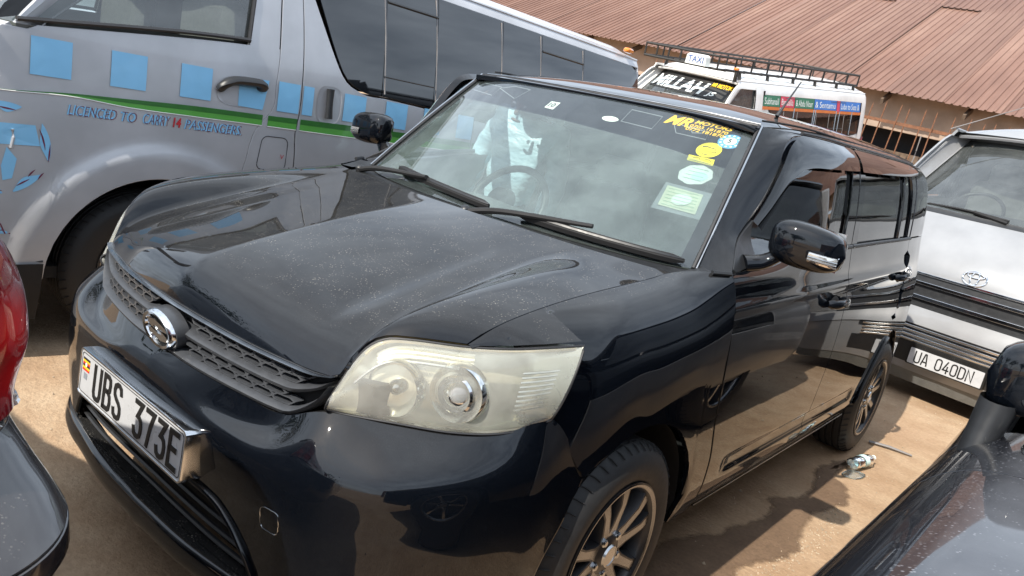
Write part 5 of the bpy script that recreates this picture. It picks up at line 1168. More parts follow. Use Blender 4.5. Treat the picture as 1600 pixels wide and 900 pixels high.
def front_curve(hw, z, off=0.0, n=41, k=1.0):
    f = float(v_front(z)) + off; h = hw - .0
    e_ = y_corner(z); k_ = (e_ - float(v_front(z)))/.42; xe = float(van_profile(hw)(z)) - .10*max(0, (.55 - e_)/.55)**2
    half = curve([(0, f)] + [(a*xe, f + d*k_) for a, d in ((.3, .008), (.55, .03), (.75, .075), (.90, .16), (.972, .27))] + [(xe, f + (e_ - float(v_front(z))) )], (n + 1)//2)
    p = np.r_[half[:0:-1]*np.array([-1, 1]), half]; return np.c_[p*k, np.full(n, z)]
def front_band(root, hw, z0, z1, m_, name, off0=0.0, off1=0.0, k=5, n=61, xmax=None):
    rows_ = [front_curve(hw, z0 + (z1 - z0)*t, off0 + (off1 - off0)*t, n) for t in np.linspace(0, 1, k)]
    P = np.stack(rows_)
    if xmax: j = np.where(abs(P[0, :, 0]) <= xmax)[0]; P = P[:, j[0]:j[-1]+1]
    mb = MB(); panel(mb, P, (0, -1, 0), gap=.002, depth=.03); return make(name, mb, m_, root, smooth=45)

# ------------------------------------------------------------------ silver minibus on the left of the subject
SV = thing('minibus', 'silver minibus with light blue squares, a green stripe and painted lettering', 'minibus', (-2.45, -.23, 0))
svs, _ = van_body(SV, .85, 'silver_paint', L=4.96)
front_band(SV, .85, .28, .64, 'silver_paint', 'front_bumper', -.01, 0); front_band(SV, .85, .64, 1.31, 'silver_paint', 'front_panel', 0, 0, 12); front_band(SV, .85, .14, .28, 'black_plastic', 'valance', .02, 0)
front_band(SV, .85, .66, .86, 'black_plastic', 'grille', -.012, -.012, 5, 61, .45)
def on_van(root, fside, poly, m_, name, off=.0012, tris=None):
    """paint or vinyl on the flat side of a van, given as (y,z) outline"""
    p = np.array(poly, float); mb = MB()
    if tris is None: n = len(p); mb.add(np.r_[fside(p, off), fside(p.mean(0)[None], off)], [(i, (i+1) % n, n) for i in range(n)])
    else: mb.add(fside(p, off), tris)
    return make(name, mb, m_, root, smooth=0)
def dense(poly, n=10):
    p = np.array(poly, float); return np.concatenate([np.linspace(p[i], p[(i+1) % len(p)], n, endpoint=False) for i in range(len(p))])
for y0, y1 in ((.516, .658), (.802, .943), (1.088, 1.229), (2.098 - .145, 2.096), (2.235, 2.392), (2.52, 2.66), (2.80, 2.94)):
    on_van(SV, svs, dense([(y0, 1.139), (y1, 1.139), (y1, 1.277), (y0, 1.277)], 6), 'sky_blue_paint', 'blue_square', .0035)
on_van(SV, svs, dense([(1.363, 1.137), (1.489, 1.133), (1.512, 1.27), (1.358, 1.268)], 6), 'sky_blue_paint', 'blue_square', .0035)
on_van(SV, svs, dense([(1.565, 1.139), (1.685, 1.139), (1.685, 1.277), (1.565, 1.277)], 6), 'sky_blue_paint', 'blue_square', .0035)
on_van(SV, svs, dense([(1.705, 1.139), (1.765, 1.139), (1.765, 1.277), (1.705, 1.277)], 6), 'sky_blue_paint', 'blue_square', .0035)
def stripe(y0, y1):
    ys = np.linspace(y0, y1, 24); f = F1([.40, .47, .64, .88, 1.15, 1.5, 1.7, 4.7], [1.068, 1.069, 1.077, 1.063, 1.061, 1.061, 1.060, 1.060]); g = F1([.40, .47, .64, .88, 1.15, 1.5, 1.7, 4.7], [1.070, 1.073, 1.087, 1.097, 1.107, 1.111, 1.115, 1.115])
    mb = MB(); mb.grid(svs(ruled(np.c_[ys, f(ys)], np.c_[ys, g(ys)], 3), .002)); s_ = make('green_stripe', mb, 'green_paint', SV, smooth=0)
    mb = MB(); mb.grid(svs(ruled(np.c_[ys, .45*f(ys) + .55*g(ys)], np.c_[ys, g(ys)], 2), .003)); make('stripe_edge', mb, 'dark_green_paint', s_, smooth=0)
    mb = MB(); mb.tube(svs(np.c_[ys, f(ys)], .002), .0022, 4); make('stripe_edge', mb, 'white_paint', s_, smooth=0)
for a, b_ in ((.40, 1.495), (1.525, 1.685), (1.705, 2.945), (2.955, 4.6)): stripe(a, b_)
def vtext(root, fs, body, y, z, h, m_, width=None, bold=0.0, shear=0.0, off=.0032, rot=0.0):
    vt_, f, w = text_mesh(body, bold, shear); s_ = (width/w) if width else h
    a, b_ = vt_[:, 0]*s_, vt_[:, 1]*h
    mb = MB(); mb.add(fs(np.stack([y + a*math.cos(rot) - b_*math.sin(rot), z + a*math.sin(rot) + b_*math.cos(rot)], 1), off), f); return make('lettering', mb, m_, root, smooth=0)
for m_, dy, off, bo in (('sky_blue_paint', -.004, .0020, .03), ('maroon_ink', .002, .0030, -.022)):
    vtext(SV, svs, 'LICENCED', .655 + dy, 1.006, .040, m_, width=.180, bold=bo, shear=.22, off=off)
    vtext(SV, svs, 'TO', .855 + dy, 1.005, .040, m_, width=.060, bold=bo, shear=.22, off=off)
    vtext(SV, svs, 'CARRY', .945 + dy, 1.006, .042, m_, width=.112, bold=bo, shear=.22, off=off)
    vtext(SV, svs, 'PASSENGERS.', 1.125 + dy, 1.004, .042, m_, width=.272, bold=bo, shear=.22, off=off)
vtext(SV, svs, '14', 1.070, 1.006, .042, 'red_ink', width=.036, bold=.035, shear=.1, off=.0034)
for m_, dy, off, bo in (('sky_blue_paint', -.005, .0020, .05), ('maroon_ink', .004, .0030, -.022)): vtext(SV, svs, 'KLA.', .325 + dy, .527, .042, m_, width=.155, bold=bo, shear=.1, off=off)
vtext(SV, svs, 'V', 1.615, .912, .022, 'red_ink', width=.02, off=.003)
# faded round badge painted by hand ahead of the wheel
RC = np.array([.432, .856])
def arcs(a0, a1, r0, r1, n=10):
    t = np.radians(np.linspace(a0, a1, n)); w = np.sin(np.linspace(.15, np.pi - .05, n)); k0 = r1 - (r1 - r0)*w
    return np.r_[np.stack([RC[0] + r1*np.cos(t), RC[1] + r1*np.sin(t)], 1), np.stack([RC[0] + k0*np.cos(t), RC[1] + k0*np.sin(t)], 1)[::-1]]
def band_on(poly, m_, off=.002):
    n = len(poly)//2; mb = MB(); mb.grid(svs(np.stack([poly[:n], poly[n:][::-1]]), off)); make('painted_badge', mb, m_, SV, smooth=0)
for a0, a1 in ((68, 100), (-12, 38), (-72, -32), (-100, -84)): band_on(arcs(a0, a1, .135, .172), 'sky_blue_paint')
for a0, a1, r in ((72, 96, .150), (2, 34, .150), (-14, 10, .168), (-46, -30, .140), (-66, -46, .150), (-40, -28, .172), (-98, -84, .160)): band_on(arcs(a0, a1, r - .004, r + .002), 'maroon_ink', .003)
on_van(SV, svs, dense([(.30, .948), (.545, .952), (.565, .875), (.30, .868)], 6), 'sky_blue_paint', 'painted_badge', .002)
on_van(SV, svs, dense([(.455, .862), (.490, .82), (.478, .745), (.448, .735), (.44, .79)], 5), 'sky_blue_paint', 'painted_badge', .002)
mb = MB(); mb.tube(svs(np.array([(.468, .86), (.474, .90), (.470, .93)]), .004), .006, 6); make('painted_badge', mb, 'silver_paint', SV)
mb = MB(); q = .5*(np.array([(.30, .955), (.30, .955)])); mb.tube(svs(np.array([(.05, .42), (.6, .418)]), .001), .004, 4); make('sill_line', mb, 'seal_rubber', SV)
ys = np.r_[np.linspace(1.52, 3.15, 30)]; mb = MB(); mb.grid(svs(ruled(np.c_[ys, np.full(30, .18)], np.c_[ys, np.full(30, .33)], 8), -.006)); make('sill', mb, 'matt_black', SV)
ys = np.linspace(.30, .60, 20); mb = MB(); mb.grid(svs(ruled(np.c_[ys, np.full(20, .16)], np.c_[ys, np.full(20, .41)], 12), .009)); make('sill', mb, 'matt_black', SV)
mb = MB(); mb.box((-.70, 4.62, 2.02), (.05, .08, .03), bev=.01); make('marker_lamp', MB().box((.72, 4.66, 1.985), (.05, .09, .035), bev=.01), 'amber_lens', SV)

# ------------------------------------------------------------------ pearl-white minibus behind the subject
WV = thing('minibus', 'white minibus with black chrome-lined grille and plate UA 040DN behind the black car', 'minibus', (.905 + .035, 4.98 - .006, 0), (0, 0, -.178))
HW = .94
van_body(WV, HW, 'pearl_paint')
front_band(WV, HW, .86, 1.31, 'pearl_paint', 'bonnet', 0, 0, 14)
front_band(WV, HW, .64, .87, 'black_plastic', 'grille', .012, .012, 6, 61, .66)
front_band(WV, HW, .62, .90, 'pearl_paint', 'front_panel', .02, .02, 6, 61)
for z, h in ((.806, .022), (.710, .026)): front_band(WV, HW, z - h/2, z + h/2, 'chrome', 'grille_bar', -.012, -.014, 4, 61, .64)
front_band(WV, HW, .862, .876, 'chrome', 'grille_bar', -.004, -.006, 3, 61, .66)
front_band(WV, HW, .53, .645, 'pearl_paint', 'bumper_top', -.028, -.010, 8); front_band(WV, HW, .395, .535, 'matt_black', 'lower_grille', .03, .03, 4, 61, .46)
for z in (.508, .478, .448, .418): front_band(WV, HW, z - .006, z + .006, 'chrome', 'grille_slat', -.012, -.014, 3, 61, .44)
front_band(WV, HW, .20, .54, 'pearl_paint', 'bumper_side', -.004, -.016, 8, 61)
# cut the middle of the side sheet back behind the grille and plate recess by standing the parts proud
front_band(WV, HW, .255, .405, 'black_plastic', 'plate_recess', -.006, -.018, 4, 61, .47)
front_band(WV, HW, .395, .53, 'matt_black', 'grille_mouth', -.006, -.018, 4, 61, .455)
for z in (.508, .478, .448, .418): front_band(WV, HW, z - .0075, z + .0075, 'chrome', 'grille_slat', -.026, -.032, 3, 61, .44)
front_band(WV, HW, .115, .25, 'interior_grey', 'valance', .012, -.004, 6, 61)
mb = MB(); q = np.array([front_curve(HW, z, o)[10:31] for z, o in ((1.0, -.004), (1.0, -.004))]); 
# emblem: three interlocking ellipses on a low disc
EC = V3(-.02, .082, .922); un_ = V3(0, -.94, .34); uz_ = V3(0, .34, .94)
def wem(u, v, w): return EC + V3(1, 0, 0)*u + uz_*v + un_*w
emW = None
for (rx, rz, cz, rr) in ((.074, .050, 0, .0065), (.026, .046, 0, .0055), (.052, .018, .022, .0055)):
    t = np.linspace(0, 2*np.pi, 37); q = np.array([wem(rx*math.cos(a), cz + rz*math.sin(a), .012) for a in t]); mb = MB(); mb.tube(q, rr, 6, cap=False)
    o = make('emblem' if emW is None else 'ring', mb, 'chrome', WV if emW is None else emW); emW = emW or o
WPF = plate_frame((.022, -.040, .335), (1, 0, 0), (0, 0, 1), (0, -1, 0))
mb = MB(); mb.prism(rrect(.50, .152, .008), -.016, WPF); wp = make('number_plate', mb, 'plate_black', WV, smooth=0)
mb = MB(); mb.prism(rrect(.474, .108, .006), .004, lambda v: WPF(v + [0, -.014, 0])); make('plate_face', mb, 'white_plate', wp, smooth=0)
x = -.195
for ch in 'UA 040DN':
    if ch == ' ': x += .040; continue
    mb = MB(); x0 = x; glyph(mb, ch, lambda v: WPF(v + [x0, -.052, .0045]), .034, .075, .0085, .0015); make('character', mb, 'plate_black', wp, smooth=0); x += .0495
vt_, f_, w_ = text_mesh('Making the Roads Your Safe Dance', 0, 0); mb = MB(); mb.add(WPF(np.c_[vt_[:, 0]*.42/w_ - .225, vt_[:, 1]*.014 + .050, np.full(len(vt_), .001)]), f_); make('lettering', mb, 'dull_chrome', wp, smooth=0)
for x0, x1 in ((-.62, -.05), (.10, .62)):
    mb = MB(); q = np.array([(x0, .50, 1.335), ((x0+x1)/2, .445, 1.345), (x1, .43, 1.335)]); mb.tube(curve(q, 14), .012, 6, flat_=.8); mb.tube([(x1, .41, 1.318), (x0*.4 + x1*.6, .43, 1.345)], .014, 6); make('wiper', mb, 'matt_black', WV)
front_band(WV, HW, 1.285, 1.318, 'black_plastic', 'cowl', -.004, -.006, 3, 61)
mb = MB(); mb.tube([(-.83, 1.0, 1.93), (-.60, 1.05, 2.06), (-.28, 1.12, 2.24)], [.005, .0035, .0025], 6); make('aerial', mb, 'stick', WV)
mb = MB(); mb.add([(.05, 1.0, 1.80), (.12, 1.0, 1.80), (.12, .95, 1.74), (.05, .95, 1.74)], [(0, 1, 2, 3)]); make('sticker', MB().add([(-.11, .93, 1.752), (-.06, .93, 1.752), (-.06, .90, 1.722), (-.11, .90, 1.722)], [(0, 1, 2, 3)]), 'sticker_white', WV, smooth=0)

# ------------------------------------------------------------------ old white taxi minibus with a roof rack
TX = thing('minibus', 'old white taxi minibus with MILLAH on its windscreen banner and a black roof rack', 'minibus', (-3.60, 7.96, .289), (.1191, .0619, -.1163))
tside, _ = van_body(TX, .82, 'white_paint', L=4.90, arch_c=(.95, .33), rear_c=(3.3, .33))
front_band(TX, .82, .28, .64, 'black_plastic', 'front_bumper', -.01, 0); front_band(TX, .82, .64, 1.31, 'white_paint', 'front_panel', 0, 0, 12); front_band(TX, .82, .14, .28, 'black_plastic', 'valance', .02, 0)
# banner across the windscreen top
def tws(x, v, off=0.0):
    z = 1.315 + .575*v; y = .42 + .66*v**1.05; w = .82*(.955 - .125*v); t = x/w; return V3(x, y + .17*abs(t)**3.2 - off*.65, z - .01*t*t + off*.75)
mb = MB(); mb.grid(np.stack([[tws(x, v, .006) for x in np.linspace(-.62, .62, 25)] for v in (.60, .72, .84, .97)])); bn = make('banner', mb, 'ink_black', TX, smooth=60)
def ttext(body, x, v, h, m_, width, bold=0, shear=0, off=.010):
    vt_, f, w = text_mesh(body, bold, shear); mb = MB(); mb.add([tws(x + a*width/w, v + b_*h/.86, off) for a, b_ in vt_], f); make('lettering', mb, m_, bn, smooth=0)
ttext('MILLAH', -.60, .63, .22, 'sticker_white', .90, .04, .2); ttext('BISMI', -.61, .64, .20, 'sticker_white', .22, .03, .2) if False else None
ttext('MR MOTORS', .32, .83, .08, 'sticker_orange', .28, .03); ttext('JS', .34, .62, .10, 'sticker_white', .12, .03, .2)
# sign boards above the side windows
sg = [(1.62, 2.06, 'sign_green', 'Subhanall'), (2.07, 2.46, 'sign_red', 'Bambalila'), (2.47, 3.04, 'sign_green', '& Abdu Noor'), (3.05, 3.76, 'sign_blue', '& Sentamu'), (3.88, 4.58, 'sign_blue', 'Luba to Seta &')]
mb = MB(); ys = np.linspace(1.58, 4.62, 20); mb.grid(tside(ruled(np.c_[ys, np.full(20, 1.615)], np.c_[ys, np.full(20, 1.655)], 2), .008)); make('orange_strip', mb, 'orange_strip', TX)
for y0, y1, m_, body in sg:
    o = on_van(TX, tside, dense([(y0, 1.66), (y1, 1.66), (y1, 1.80), (y0, 1.80)], 5), m_, 'sign_board', .009); vtext(o, tside, body, y0 + .03, 1.685, .085, 'sticker_white', width=y1 - y0 - .07, off=.0105)
on_van(TX, tside, dense([(3.77, 1.64), (3.87, 1.64), (3.87, 1.80), (3.77, 1.80)], 5), 'sign_red', 'sign_board', .0095)
ys = np.linspace(1.56, 4.70, 20)
for z0, z1 in ((1.803, 1.90),):
    mb = MB(); mb.grid(tside(ruled(np.c_[ys, np.full(20, z0)], np.c_[ys, np.full(20, z1)], 3), .010)); make('window_header', mb, 'white_paint', TX)
for y0, y1, z0 in ((1.42, 1.60, 1.25), (4.62, 4.80, 1.25)):
    mb = MB(); yq = np.linspace(y0, y1, 6); mb.grid(tside(np.stack([np.c_[yq, np.full(6, z)] for z in np.linspace(z0, 1.90, 8)]), .011)); make('window_pillar', mb, 'white_paint', TX)
for y in (2.065, 2.465, 3.045, 3.10, 3.765, 3.875, 4.3):
    mb = MB(); mb.tube(tside(np.array([(y, 1.28), (y, 1.655)]), .008), .010, 5); make('window_trim', mb, 'dull_chrome', TX)
# roof rack
rk = MB(); mb = MB()
RX, Y0, Y1, ZB, ZT = .58, .62, 4.60, 2.04, 2.195
def rbar(a, b_, r, prt, name='bar'):
    mb = MB(); mb.tube([a, b_], r, 6); return make(name, mb, 'rack_black', prt)
rack = rbar((-RX, Y0, ZT), (RX, Y0, ZT), .017, TX, 'roof_rack')
for a, b_ in (((-RX, Y0, ZB), (RX, Y0, ZB)), ((-RX, Y1, ZT), (RX, Y1, ZT)), ((-RX, Y1, ZB), (RX, Y1, ZB)), ((RX, Y0, ZT), (RX, Y1, ZT)), ((-RX, Y0, ZT), (-RX, Y1, ZT)), ((RX, Y0, ZB), (RX, Y1, ZB)), ((-RX, Y0, ZB), (-RX, Y1, ZB))): rbar(a, b_, .017, rack, 'rail')
for x in np.linspace(-RX, RX, 7): rbar((x, Y0, ZB), (x, Y0, ZT), .012, rack, 'upright'); rbar((x, Y1, ZB), (x, Y1, ZT), .012, rack, 'upright')
for y in np.linspace(Y0, Y1, 11)[1:-1]:
    for s in (1, -1): rbar((s*RX, y, ZB), (s*RX, y, ZT), .012, rack, 'upright')
for y in np.linspace(Y0 + .2, Y1 - .2, 9): rbar((-RX, y, ZB - .01), (RX, y, ZB - .01), .012, rack, 'cross_bar')
for y in (1.15, 1.85, 2.55, 3.2, 3.9, 4.48):
    for s in (1, -1): rbar((s*(RX + .02), y, 1.93), (s*RX, y, ZB), .022, rack, 'foot')
mb = MB()
sgn = [[(.005 + sx2*(.155 - .012*q), .52 + dy2, z) for sx2, dy2 in ((-1, -.05), (1, -.05), (1, .05), (-1, .05))] for q, z in ((0, 2.085), (.4, 2.10), (1, 2.19), (4, 2.215))]
mb.grid(np.array(sgn) + V3(.34, 0, -.035), wrap=True); mb.add(np.array(sgn[-1]) + V3(.34, 0, -.035), [(0, 1, 2, 3)]); ts = make('taxi_sign', mb, 'sticker_white', TX, smooth=30)
vt_, f_, w_ = text_mesh('TAXI', .01, 0); mb = MB(); mb.add([(.345 - .115 + a*.23/w_, .4665 - .0, 2.077 + b_*.075) for a, b_ in vt_], f_); make('lettering', mb, 'ink_blue', ts, smooth=0)
mb = MB(); mb.box((.66, .95, 2.0), (.04, .05, .16), bev=.01); make('lamp_bracket', mb, 'rack_black', TX); make('marker_lamp', MB().box((.66, .93, 2.075), (.06, .06, .03), bev=.01), 'amber_lens', TX)
# ================================================================== building with the brown iron roof
BD = thing('building', 'long low building with a reddish brown corrugated iron roof above a plastered wall', 'building', (0, 16.0, .62), (0, .047, .0))
EZ, SL, TH = 2.40, .505, math.atan(.505)
def corr(nper, pitch, n2, length, amp=.030, wob=0.0):
    us = []; hs = []
    for k in range(nper):
        for f, h in ((0, 0), (.30, .10), (.56, .0), (.62, .75), (.70, 1), (.78, 1), (.86, .75), (.92, .0)): us.append((k + f)*pitch); hs.append(h*amp)
    us += [nper*pitch + f_*pitch for f_ in (0, .3, .5)]; hs += [.004, .004, .004]; us = np.array(us); hs = np.array(hs)
    L = np.linspace(0, length, n2); return us, hs, L
us, hs, L_ = corr(7, 1/7., 8, 6.3, .024)
sheet_mesh = None
for row in range(2):
    for i in range(-27, 12):
        if sheet_mesh is None:
            mb = MB(); P = np.stack([np.stack([us, np.full(len(us), l*math.cos(TH)) - hs*math.sin(TH), l*math.sin(TH) + hs*math.cos(TH)], 1) for l in L_]); mb.grid(P); o = make('roof_sheet', mb, 'roof_iron', BD, smooth=25); sheet_mesh = o.data
        else:
            o = bpy.data.objects.new('roof_sheet', sheet_mesh); COL.objects.link(o); o.parent = BD
        l0 = row*6.1
        o.location = (i*1.0 + RNG.uniform(-.01, .01), -.40 + l0*math.cos(TH) + RNG.uniform(-.05, .05)*(row == 0), EZ + l0*math.sin(TH) + .012*row + .006*(i % 2) + RNG.uniform(0, .008))
        o.rotation_euler = (RNG.uniform(-.004, .004), RNG.uniform(-.004, .004), RNG.uniform(-.003, .003))
mb = MB(); mb.box((-8, .2, EZ - .21), (40, .16, .86)); make('wall', mb, 'plaster', BD, smooth=0)
mb = MB(); mb.box((6.35, .19, .4), (11.3, .14, 2.4)); make('wall', mb, 'plaster', BD, smooth=0)
mb = MB(); mb.box((-14, .25, .1), (29.3, .14, 2.55)); make('lower_wall', mb, 'bark', BD, smooth=0)
mb = MB(); mb.box((-14, .6, 1.6), (29.3, .05, .9)); make('dark_opening', mb, 'dark_opening', BD, smooth=0)
for i in range(-16, 7): 
    mb = MB(); mb.box((i*1.5, -.02, EZ - .03), (.06, .7, .10), rot=Matrix.Rotation(TH*.9, 3, 'X')); make('rafter', mb, 'bark', BD, smooth=0)
for x in (-2.0,):
    mb = MB(); mb.tube([(x - .12, -.15, 1.75), (x - .10, -.16, 1.3), (x - .13, -.15, .9)], .014, 6); make('cable', mb, 'stick', BD)
# rusty spiked railing in front of the wall
FN = thing('metal_fence', 'rusty spiked iron railing below the roof beside the taxi', 'fence', (0, 15.42, .62), (0, .047, 0))
mb = MB(); mb.box((-3.2, 0, 1.86), (10.0, .04, .06)); make('rail', mb, 'rust', FN, smooth=0)
mb = MB(); mb.box((-3.2, 0, .75), (10.0, .04, .06)); make('rail', mb, 'rust', FN, smooth=0)
bm_ = None
for i in range(40):
    x = -8.1 + i*.25 + RNG.uniform(-.02, .02)
    if bm_ is None:
        mb = MB(); mb.tube([(0, 0, -.4), (0, 0, 1.3), (.004, 0, 2.12)], .0125, 6); mb.tube([(.004, 0, 2.12), (.006, 0, 2.19)], [.012, .001], 6); o = make('bar', mb, 'rust', FN); bm_ = o.data
    else: o = bpy.data.objects.new('bar', bm_); COL.objects.link(o); o.parent = FN
    o.location = (x, -.02, RNG.uniform(-.04, .05)); o.rotation_euler = (RNG.uniform(-.03, .03), RNG.uniform(-.03, .03), RNG.uniform(0, 6))
# corrugated sheet fence closing the yard on the right (seen only in the reflections of the car)
SF = thing('sheet_fence', 'brown corrugated iron fence along the right side of the yard', 'fence', (6.4, 0, 0))
us, hs, L_ = corr(5, .2, 3, 2.6); sm2 = None
for i in range(-8, 15):
    if sm2 is None: mb = MB(); mb.grid(np.stack([np.stack([-hs, us, np.full(len(us), l)], 1) for l in L_])); o = make('fence_sheet', mb, 'roof_iron', SF, smooth=25); sm2 = o.data
    else: o = bpy.data.objects.new('fence_sheet', sm2); COL.objects.link(o); o.parent = SF
    o.location = (RNG.uniform(-.02, .02), i*1.0, RNG.uniform(-.04, .04))

# ================================================================== trees standing behind the photographer (they show in the bonnet)
def tree(loc, h, rad, label, seed):
    rng = np.random.RandomState(seed); t = thing('tree', label, 'tree', loc, None, 'trees beyond the yard'); mb = MB()
    th = h*.45; mb.tube([(0, 0, 0), (.05, .03, th*.5), (-.03, .08, th), (0, .05, th*1.3)], [.20, .15, .11, .06], 9)
    tips = []
    for k in range(8):
        a = k*2.4 + rng.uniform(-.4, .4); r = rad*rng.uniform(.5, .85); e = np.array([r*math.cos(a), r*math.sin(a), th*1.05 + rng.uniform(.1, .9)*(h - th)]); s_ = np.array([0, .05, th*rng.uniform(.75, 1.2)]); m_ = .5*(s_ + e) + [0, 0, -.2]; mb.tube(curve([s_, m_, e], 8), np.linspace(.07, .02, 8), 6); tips.append(e)
    make('trunk', mb, 'bark', t)
    mb = MB(); n = 2600; cl = [np.array([0, 0, h*.8])] + tips; cc = np.array(cl)[rng.randint(0, len(cl), n)] + rng.normal(0, 1, (n, 3))*[rad*.26, rad*.26, rad*.22]
    for c in cc:
        a = rng.normal(0, 1, 3); a /= np.linalg.norm(a); b_ = np.cross(a, rng.normal(0, 1, 3)); b_ /= np.linalg.norm(b_); s_ = rng.uniform(.10, .22); mb.add([c - a*s_, c - b_*s_*.45, c + a*s_, c + b_*s_*.45], [(0, 1, 2, 3)])
    make('crown', mb, 'leaf', t, smooth=0)
tree((-4.5, -13, 0), 6.2, 2.6, 'broad tree at the yard edge opposite the number plate', 3); tree((1.6, -17, 0), 5.2, 2.2, 'smaller round tree in the middle of the yard edge', 5); tree((-11, -9, 0), 7.0, 3.0, 'tall spreading tree beyond the silver minibus nose', 9)

# ================================================================== dark SUV close on the right: frame = world
SU = thing('parked_car', 'dark grey dusty SUV whose bonnet edge and post-mounted mirror fill the lower right', 'car', (0, 0, 0))
UX = 2.42                                     # centre line
def suv_sec(y):
    """right-hand half section as (x,z) from the sill up over the shoulder to the bonnet centre"""
    k = .028*(y - .4); d = .05*np.clip((-.25 - y)/.5, 0, 1)**2
    return [(1.50, .30), (1.452, .42), (1.440, .62), (1.438 + k*.5, .80), (1.452 + k, .872 - d), (1.476 + k, .925 - d), (1.510 + k, .967 - d), (1.553 + k*.6, .995 - d*1.2), (1.66, 1.018 - 1.4*d), (1.95, 1.050 - 1.6*d), (UX, 1.062 - 1.7*d)]
ysv = np.linspace(-.78, .86, 22); secs = np.stack([curve(suv_sec(y), 60) for y in ysv], 0)
arS = lambda y: .36 + np.sqrt(np.maximum(.40**2 - (y - .10)**2, 0))
def smx(P): Q = P.copy(); Q[..., 0] = 2*UX - Q[..., 0]; return Q
S3 = np.stack([np.c_[secs[i][:, 0], np.full(60, y), secs[i][:, 1]] for i, y in enumerate(ysv)])
jseam = [int(np.argmin(abs(S3[i, :, 2] - np.interp(y, [-.78, .07, .33, .53, .86], [.90, .905, .935, .960, .985])) + 10*(S3[i, :, 0] > 1.6))) for i, y in enumerate(ysv)]
js = int(np.median(jseam)); lowP = S3[:, :js+1]; topP = S3[:, js:]
for Pm in (0, 1):
    f_ = (lambda P: P) if Pm == 0 else smx; sg = -1 if Pm == 0 else 1
    mb = MB(); lo_ = lowP.copy(); zmin = np.where(abs(ysv - .10) < .40, arS(ysv), .30)
    for i in range(len(ysv)):
        z = lo_[i, :, 2]; zz = zmin[i] + (z - z[0])*(z[-1] - zmin[i])/(z[-1] - z[0]); lo_[i, :, 0] = np.interp(zz, z, lo_[i, :, 0]); lo_[i, :, 2] = zz
    panel(mb, f_(lo_), (sg, 0, 0), gap=.004); make('front_wing', mb, 'black_paint', SU, smooth=50)  # black here puts the shoulder's dark reflection into the colour
    mb = MB(); yd = np.linspace(.875, 3.2, 30); cs_ = np.array(suv_sec(.86))[:8]; Pd = np.stack([np.c_[curve(cs_, 30)[:, 0], np.full(30, y), curve(cs_, 30)[:, 1]] for y in yd]); up_ = Pd[:, 17:]; dn_ = Pd[:, :18]
    panel(mb, f_(up_), (sg, 0, 0), gap=.002); make('door', mb, 'grey_black_paint', SU, smooth=50)
    mb = MB(); panel(mb, f_(dn_ + V3(-.006, 0, 0)), (sg, 0, 0), gap=.002); make('unseen_silver_side', mb, 'silver_paint', SU, smooth=50)  # unseen lower side made silver to brighten reflections in the black car
    mb = MB(); yd = np.linspace(3.21, 4.0, 14); zq = np.linspace(0, 1, 30); Pq = np.stack([np.c_[np.interp(np.maximum(zq, np.where(abs(y - 2.95) < .42, 0, 0)), np.linspace(0, 1, 30), curve(cs_, 30)[:, 0]) + .25*max(0, (y - 3.8)/.2)**2, np.full(30, y), curve(cs_, 30)[:, 1]] for y in yd]); panel(mb, f_(Pq), (sg, 0, 0), gap=.002); make('rear_wing', mb, 'silver_paint', SU, smooth=50)
    ws_ = [(1.60, .90, 1.06), (1.72, 1.62, 1.62), (1.74, 1.75, 1.66)]; mb = MB(); mb.tube(f_(curve(ws_, 14)), .035, 8); make('front_pillar', mb, 'grey_black_paint', SU)
    sg2 = np.array([[(1.56, y, 1.03), (1.62, y, 1.28), (1.72, y, 1.60)] for y in (1.05, 1.75, 2.5, 3.3, 3.9)]); sg2[0, 2, 1] = 1.62; sg2[0, 1, 1] = 1.32; mb = MB(); mb.grid(f_(sg2)); make('window', mb, 'dark_glass', SU)
    wheel(SU, (1.475 if Pm == 0 else 2*UX - 1.475, .10, .36), sg, R=.36, W=.23, rim=.215, dark=False, spokes=6); wheel(SU, (1.475 if Pm == 0 else 2*UX - 1.475, 2.85, .36), sg, R=.36, W=.23, rim=.215, dark=False, spokes=6)
    # mirror on a post at the front corner of the door
    C0 = V3(1.602, .86, 1.112); rings = []
    for u in np.linspace(-1, 1, 16):
        k = max(.05, (1 - abs(u)**3.4)**.36); a = np.linspace(0, 2*np.pi, 28, endpoint=False); e = .62
        rings.append(np.stack([C0[0] + .085*u - .006, C0[1] + .062*k*np.sign(np.cos(a))*abs(np.cos(a))**e + .03*u, C0[2] + .070*k*np.sign(np.sin(a))*abs(np.sin(a))**e*(1 - .0*u) + .012*u], 1) if False else np.stack([np.full(28, C0[0] + .098*u), C0[1] + .062*k*np.sign(np.cos(a))*abs(np.cos(a))**e + .02*u, C0[2] + .072*k*np.sign(np.sin(a))*abs(np.sin(a))**e + .012*u], 1))
    mb = MB(); mb.grid(f_(np.stack(rings)), wrap=True); mr_ = make('mirror', mb, 'black_paint', SU, smooth=60)
    mb = MB(); q = np.array([(1.519, .80, .925), (1.522, .82, 1.0), (1.528, .83, 1.058)]); rr_ = [.028, .026, .028]
    P = []
    for (x, y, z), w1, w2 in zip(q, (.030, .030, .034), (.055, .05, .052)): a = np.linspace(0, 2*np.pi, 16, endpoint=False); P.append(np.stack([x + .012 + w1*np.cos(a), y + w2*np.sin(a), np.full(16, z) + .02*np.cos(a)*0], 1))
    mb.grid(f_(np.stack(P)), wrap=True); make('mirror_post', mb, 'black_plastic', mr_, smooth=60)
tp = np.concatenate([topP, smx(topP)[:, ::-1][:, 1:]], 1); mb = MB(); cut = 18; panel(mb, tp[:cut], (0, 0, 1), gap=.004); make('bonnet', mb, 'grey_black_paint', SU, smooth=50)
